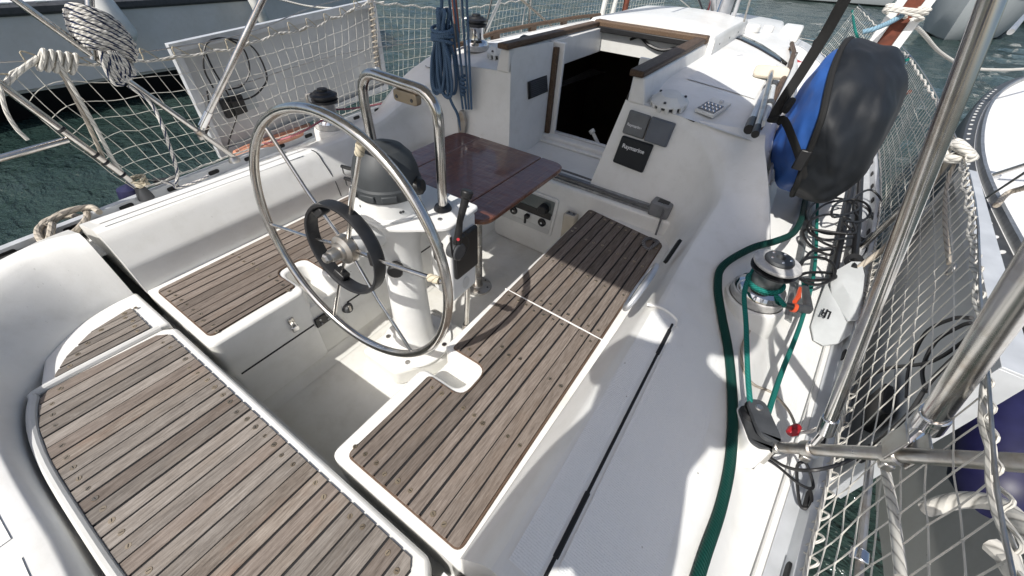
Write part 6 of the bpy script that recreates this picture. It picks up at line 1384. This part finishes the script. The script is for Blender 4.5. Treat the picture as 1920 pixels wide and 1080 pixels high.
rl2 = MB().grid([[V((x+0.075, y, 0.0)), V((x+0.072, y, 0.06)), V((x+0.095, y, 0.062)), V((x+0.10, y, 0.0))] for x, y in E1c]).build('toe_rail', 'track_alu', nb)
dn_ = 0; last = V((0, -9, 0))
for x, y in [(p.x, p.y) for p in catmull([V((x, y, 0)) for x, y in E1_], 40)]:
    if y < 1.0 or y > 8 or (V((x, y, 0))-last).length < 0.16: continue
    last = V((x, y, 0)); MB().prism([(0.028*math.cos(t), 0.012*math.sin(t)) for t in [2*math.pi*q/10 for q in range(10)]], 0, 0.004, Matrix.Translation((x+0.012, y, 0.0125)) @ Matrix.Rotation(R_(60), 4, 'Z')).build('slot', 'white_plastic', rl2)
st_ = MB().tube([PZ(1863, 328, 0.05), PZ(1863, 328, 0.05)+V((0.35, -0.35, 0.62))], 0.014, 10).build('stanchion', 'steel', nb); MB().box(PZ(1862, 330, 0.03), (0.06, 0.06, 0.05)).build('stanchion_base', 'alu', nb, bevel=0.006)
MB().tube(catmull([PZ(1868, 385, 0.10), PZ(1890, 362, 0.10), PZ(1925, 350, 0.2), PZ(1960, 320, .5)], 5), 0.016, 8).build('mooring_line', 'rope_tan', nb)
MB().tube([PZ(1848, 372, 0.10), PZ(1930, 318, .5)], 0.006, 6).build('wire', 'steel_dull', nb)
MB().tube([PZ(1895, 60, .3)+V((0, 0, 0)), PZ(1930, 20, .3)], 0.05, 10).build('bow_fitting', 'alu', nb)
# fenders between the hulls
def fender(c, r, L, mat, label, ax=V((0, 0, 1)), loopm='rope_white', eye=True):
    t = thing('fender', label, 'fender', c-ax.normalized()*L/2, 'fenders'); M = frame(ax)
    MB().lathe([(0, -L/2), (r*0.35, -L/2), (r*0.75, -L/2+r*0.35), (r, -L/2+r*0.8), (r, L/2-r*0.8), (r*0.75, L/2-r*0.35), (r*0.4, L/2-r*0.1), (r*0.3, L/2+r*0.35), (0, L/2+r*0.4)], 24, M, c).build('body', mat, t)
    MB().tube([c+M @ V((0, 0, L/2+r*0.3)), c+M @ V((0.02, 0, L/2+r*0.3+0.7))], 0.006, 6).build('lanyard', loopm, t); return t
fender(PX(1880, 812, 2.02), 0.10, 0.55, 'navy', 'dark navy fender between the two hulls on the right', V((0.05, 1, 0.3)))
# port neighbour: grey hull
E2_ = [(-7.5, -6.0), (-7.35, -2.0), (-7.25, 0.5), (-7.2, 2.2), (-7.2, 3.6), (-7.3, 5.0), (-7.6, 6.2), (-8.3, 7.2), (-9.6, 7.9)]
E2c = [(p.x, p.y) for p in catmull([V((x, y, 0)) for x, y in E2_], 5)]
nb2 = thing('grey_motor_yacht', 'large pale grey hull with dark rubbing strake moored on the left', 'yacht', V((-9.5, 0, WZ)))
MB().grid(hull_strip(E2c, 0.13, -0.66, -0.10)).build('hull', 'gel_dull', nb2)
MB().grid([[V((x-lerp(0.40, 0.10, k), y, lerp(WZ-0.1, -0.66, k))) for k in (0, 0.5, 1)] for x, y in E2c]).build('boot_top', 'black', nb2)
MB().tube([V((x-0.115, y, -0.70)) for x, y in E2c], 0.020, 6).build('waterline_stripe', 'paint_white', nb2)
MB().grid([[V((x+0.02, y, 0.11)), V((x+0.05, y, 0.14)), V((x+0.05, y, 0.20)), V((x+0.0, y, 0.23)), V((x-0.14, y, 0.23))] for x, y in E2c]).build('rubbing_strake', 'dark_grey', nb2)
MB().grid([[V((x-0.12, y, 0.225)), V((x-0.9, y, 0.27)), V((-11.5, y, 0.29))] for x, y in E2c]).build('deck', 'gel', nb2)
for y in (1.35, 1.7, 2.9, 4.1, 5.2): MB().box(V((interp(y, [(b_, a_) for a_, b_ in E2_])-0.02, y, 0.236)), (0.06, 0.11, 0.012)).build('deck_plate', 'chrome', nb2)
fender(PX(206, 22, -6.95), 0.125, 0.72, 'paint_white', 'white cylindrical fender hanging on the grey hull behind the rope coil', V((0, -0.25, 1)))
fender(PX(482, 12, -6.95), 0.09, 0.55, 'fender_white', 'small white fender on the grey hull right of the awning leg', V((0, -0.2, 1)))
rope_thing('stern_line', [PX(520, -2, -6.8), PX(580, 12, -6.6), PX(640, 15, -6.3), PX(720, 4, -6.0)], 0.016, 'rope_white', 'white line hanging from the grey hull over the port panel', 'rope')
# distant boats
def small_boat(px, py, heading, L, B, H, mat, label, dark=True):
    p = PZ(px, py, WZ); t = thing('moored_boat', label, 'boat', p, 'boats moored in the distance'); R = Matrix.Rotation(heading, 3, 'Z'); secs = []
    for i in range(13):
        f = i/12; hb = B/2*(1-max(0, (f-0.55)/0.45)**2.2); z1 = H*(1+0.25*f*f); secs.append((f, hb, z1))
    rows = []; deck = []; bot = []
    for f, hb, z1 in secs:
        y = (f-0.5)*L
        rows.append([p+R @ V(q) for q in ((-hb, y, z1), (-hb*0.96, y, z1*0.6), (-hb*0.8, y-0.03*L*f, 0.10), (-hb*0.3, y-0.05*L*f, -0.12), (hb*0.3, y-0.05*L*f, -0.12), (hb*0.8, y-0.03*L*f, 0.10), (hb*0.96, y, z1*0.6), (hb, y, z1))])
        deck.append([p+R @ V((k*hb, y, z1*0.97)) for k in (-1, 0, 1)])
    m = MB(); m.grid(rows); m.add(rows[0], [tuple(range(8))]); m.build('hull', mat, t); MB().grid(deck).build('deck', 'gel_dull', t)
    MB().tube([r[0] for r in rows]+[r[-1] for r in rows[::-1]], 0.05, 6).build('rub_rail', 'black' if dark else 'paint_white', t)
    MB().prism([(-B*0.3, -L*0.1), (B*0.3, -L*0.1), (B*0.22, L*0.2), (-B*0.22, L*0.2)], H, H*1.7, Matrix.Translation(p) @ R.to_4x4()).build('cabin', 'gel', t, bevel=0.05); return t
small_boat(1800, 62, R_(165), 9.0, 3.2, 1.3, 'gel_grey', 'grey hulled boat moored far off at the top right')
small_boat(1535, 2, R_(120), 8.0, 2.8, 1.1, 'gel_grey', 'blue grey boat bow at the top beyond the bag')
small_boat(1925, 42, R_(200), 6.0, 2.4, 0.8, 'dark_grey', 'dark inflatable boat at the top right corner')
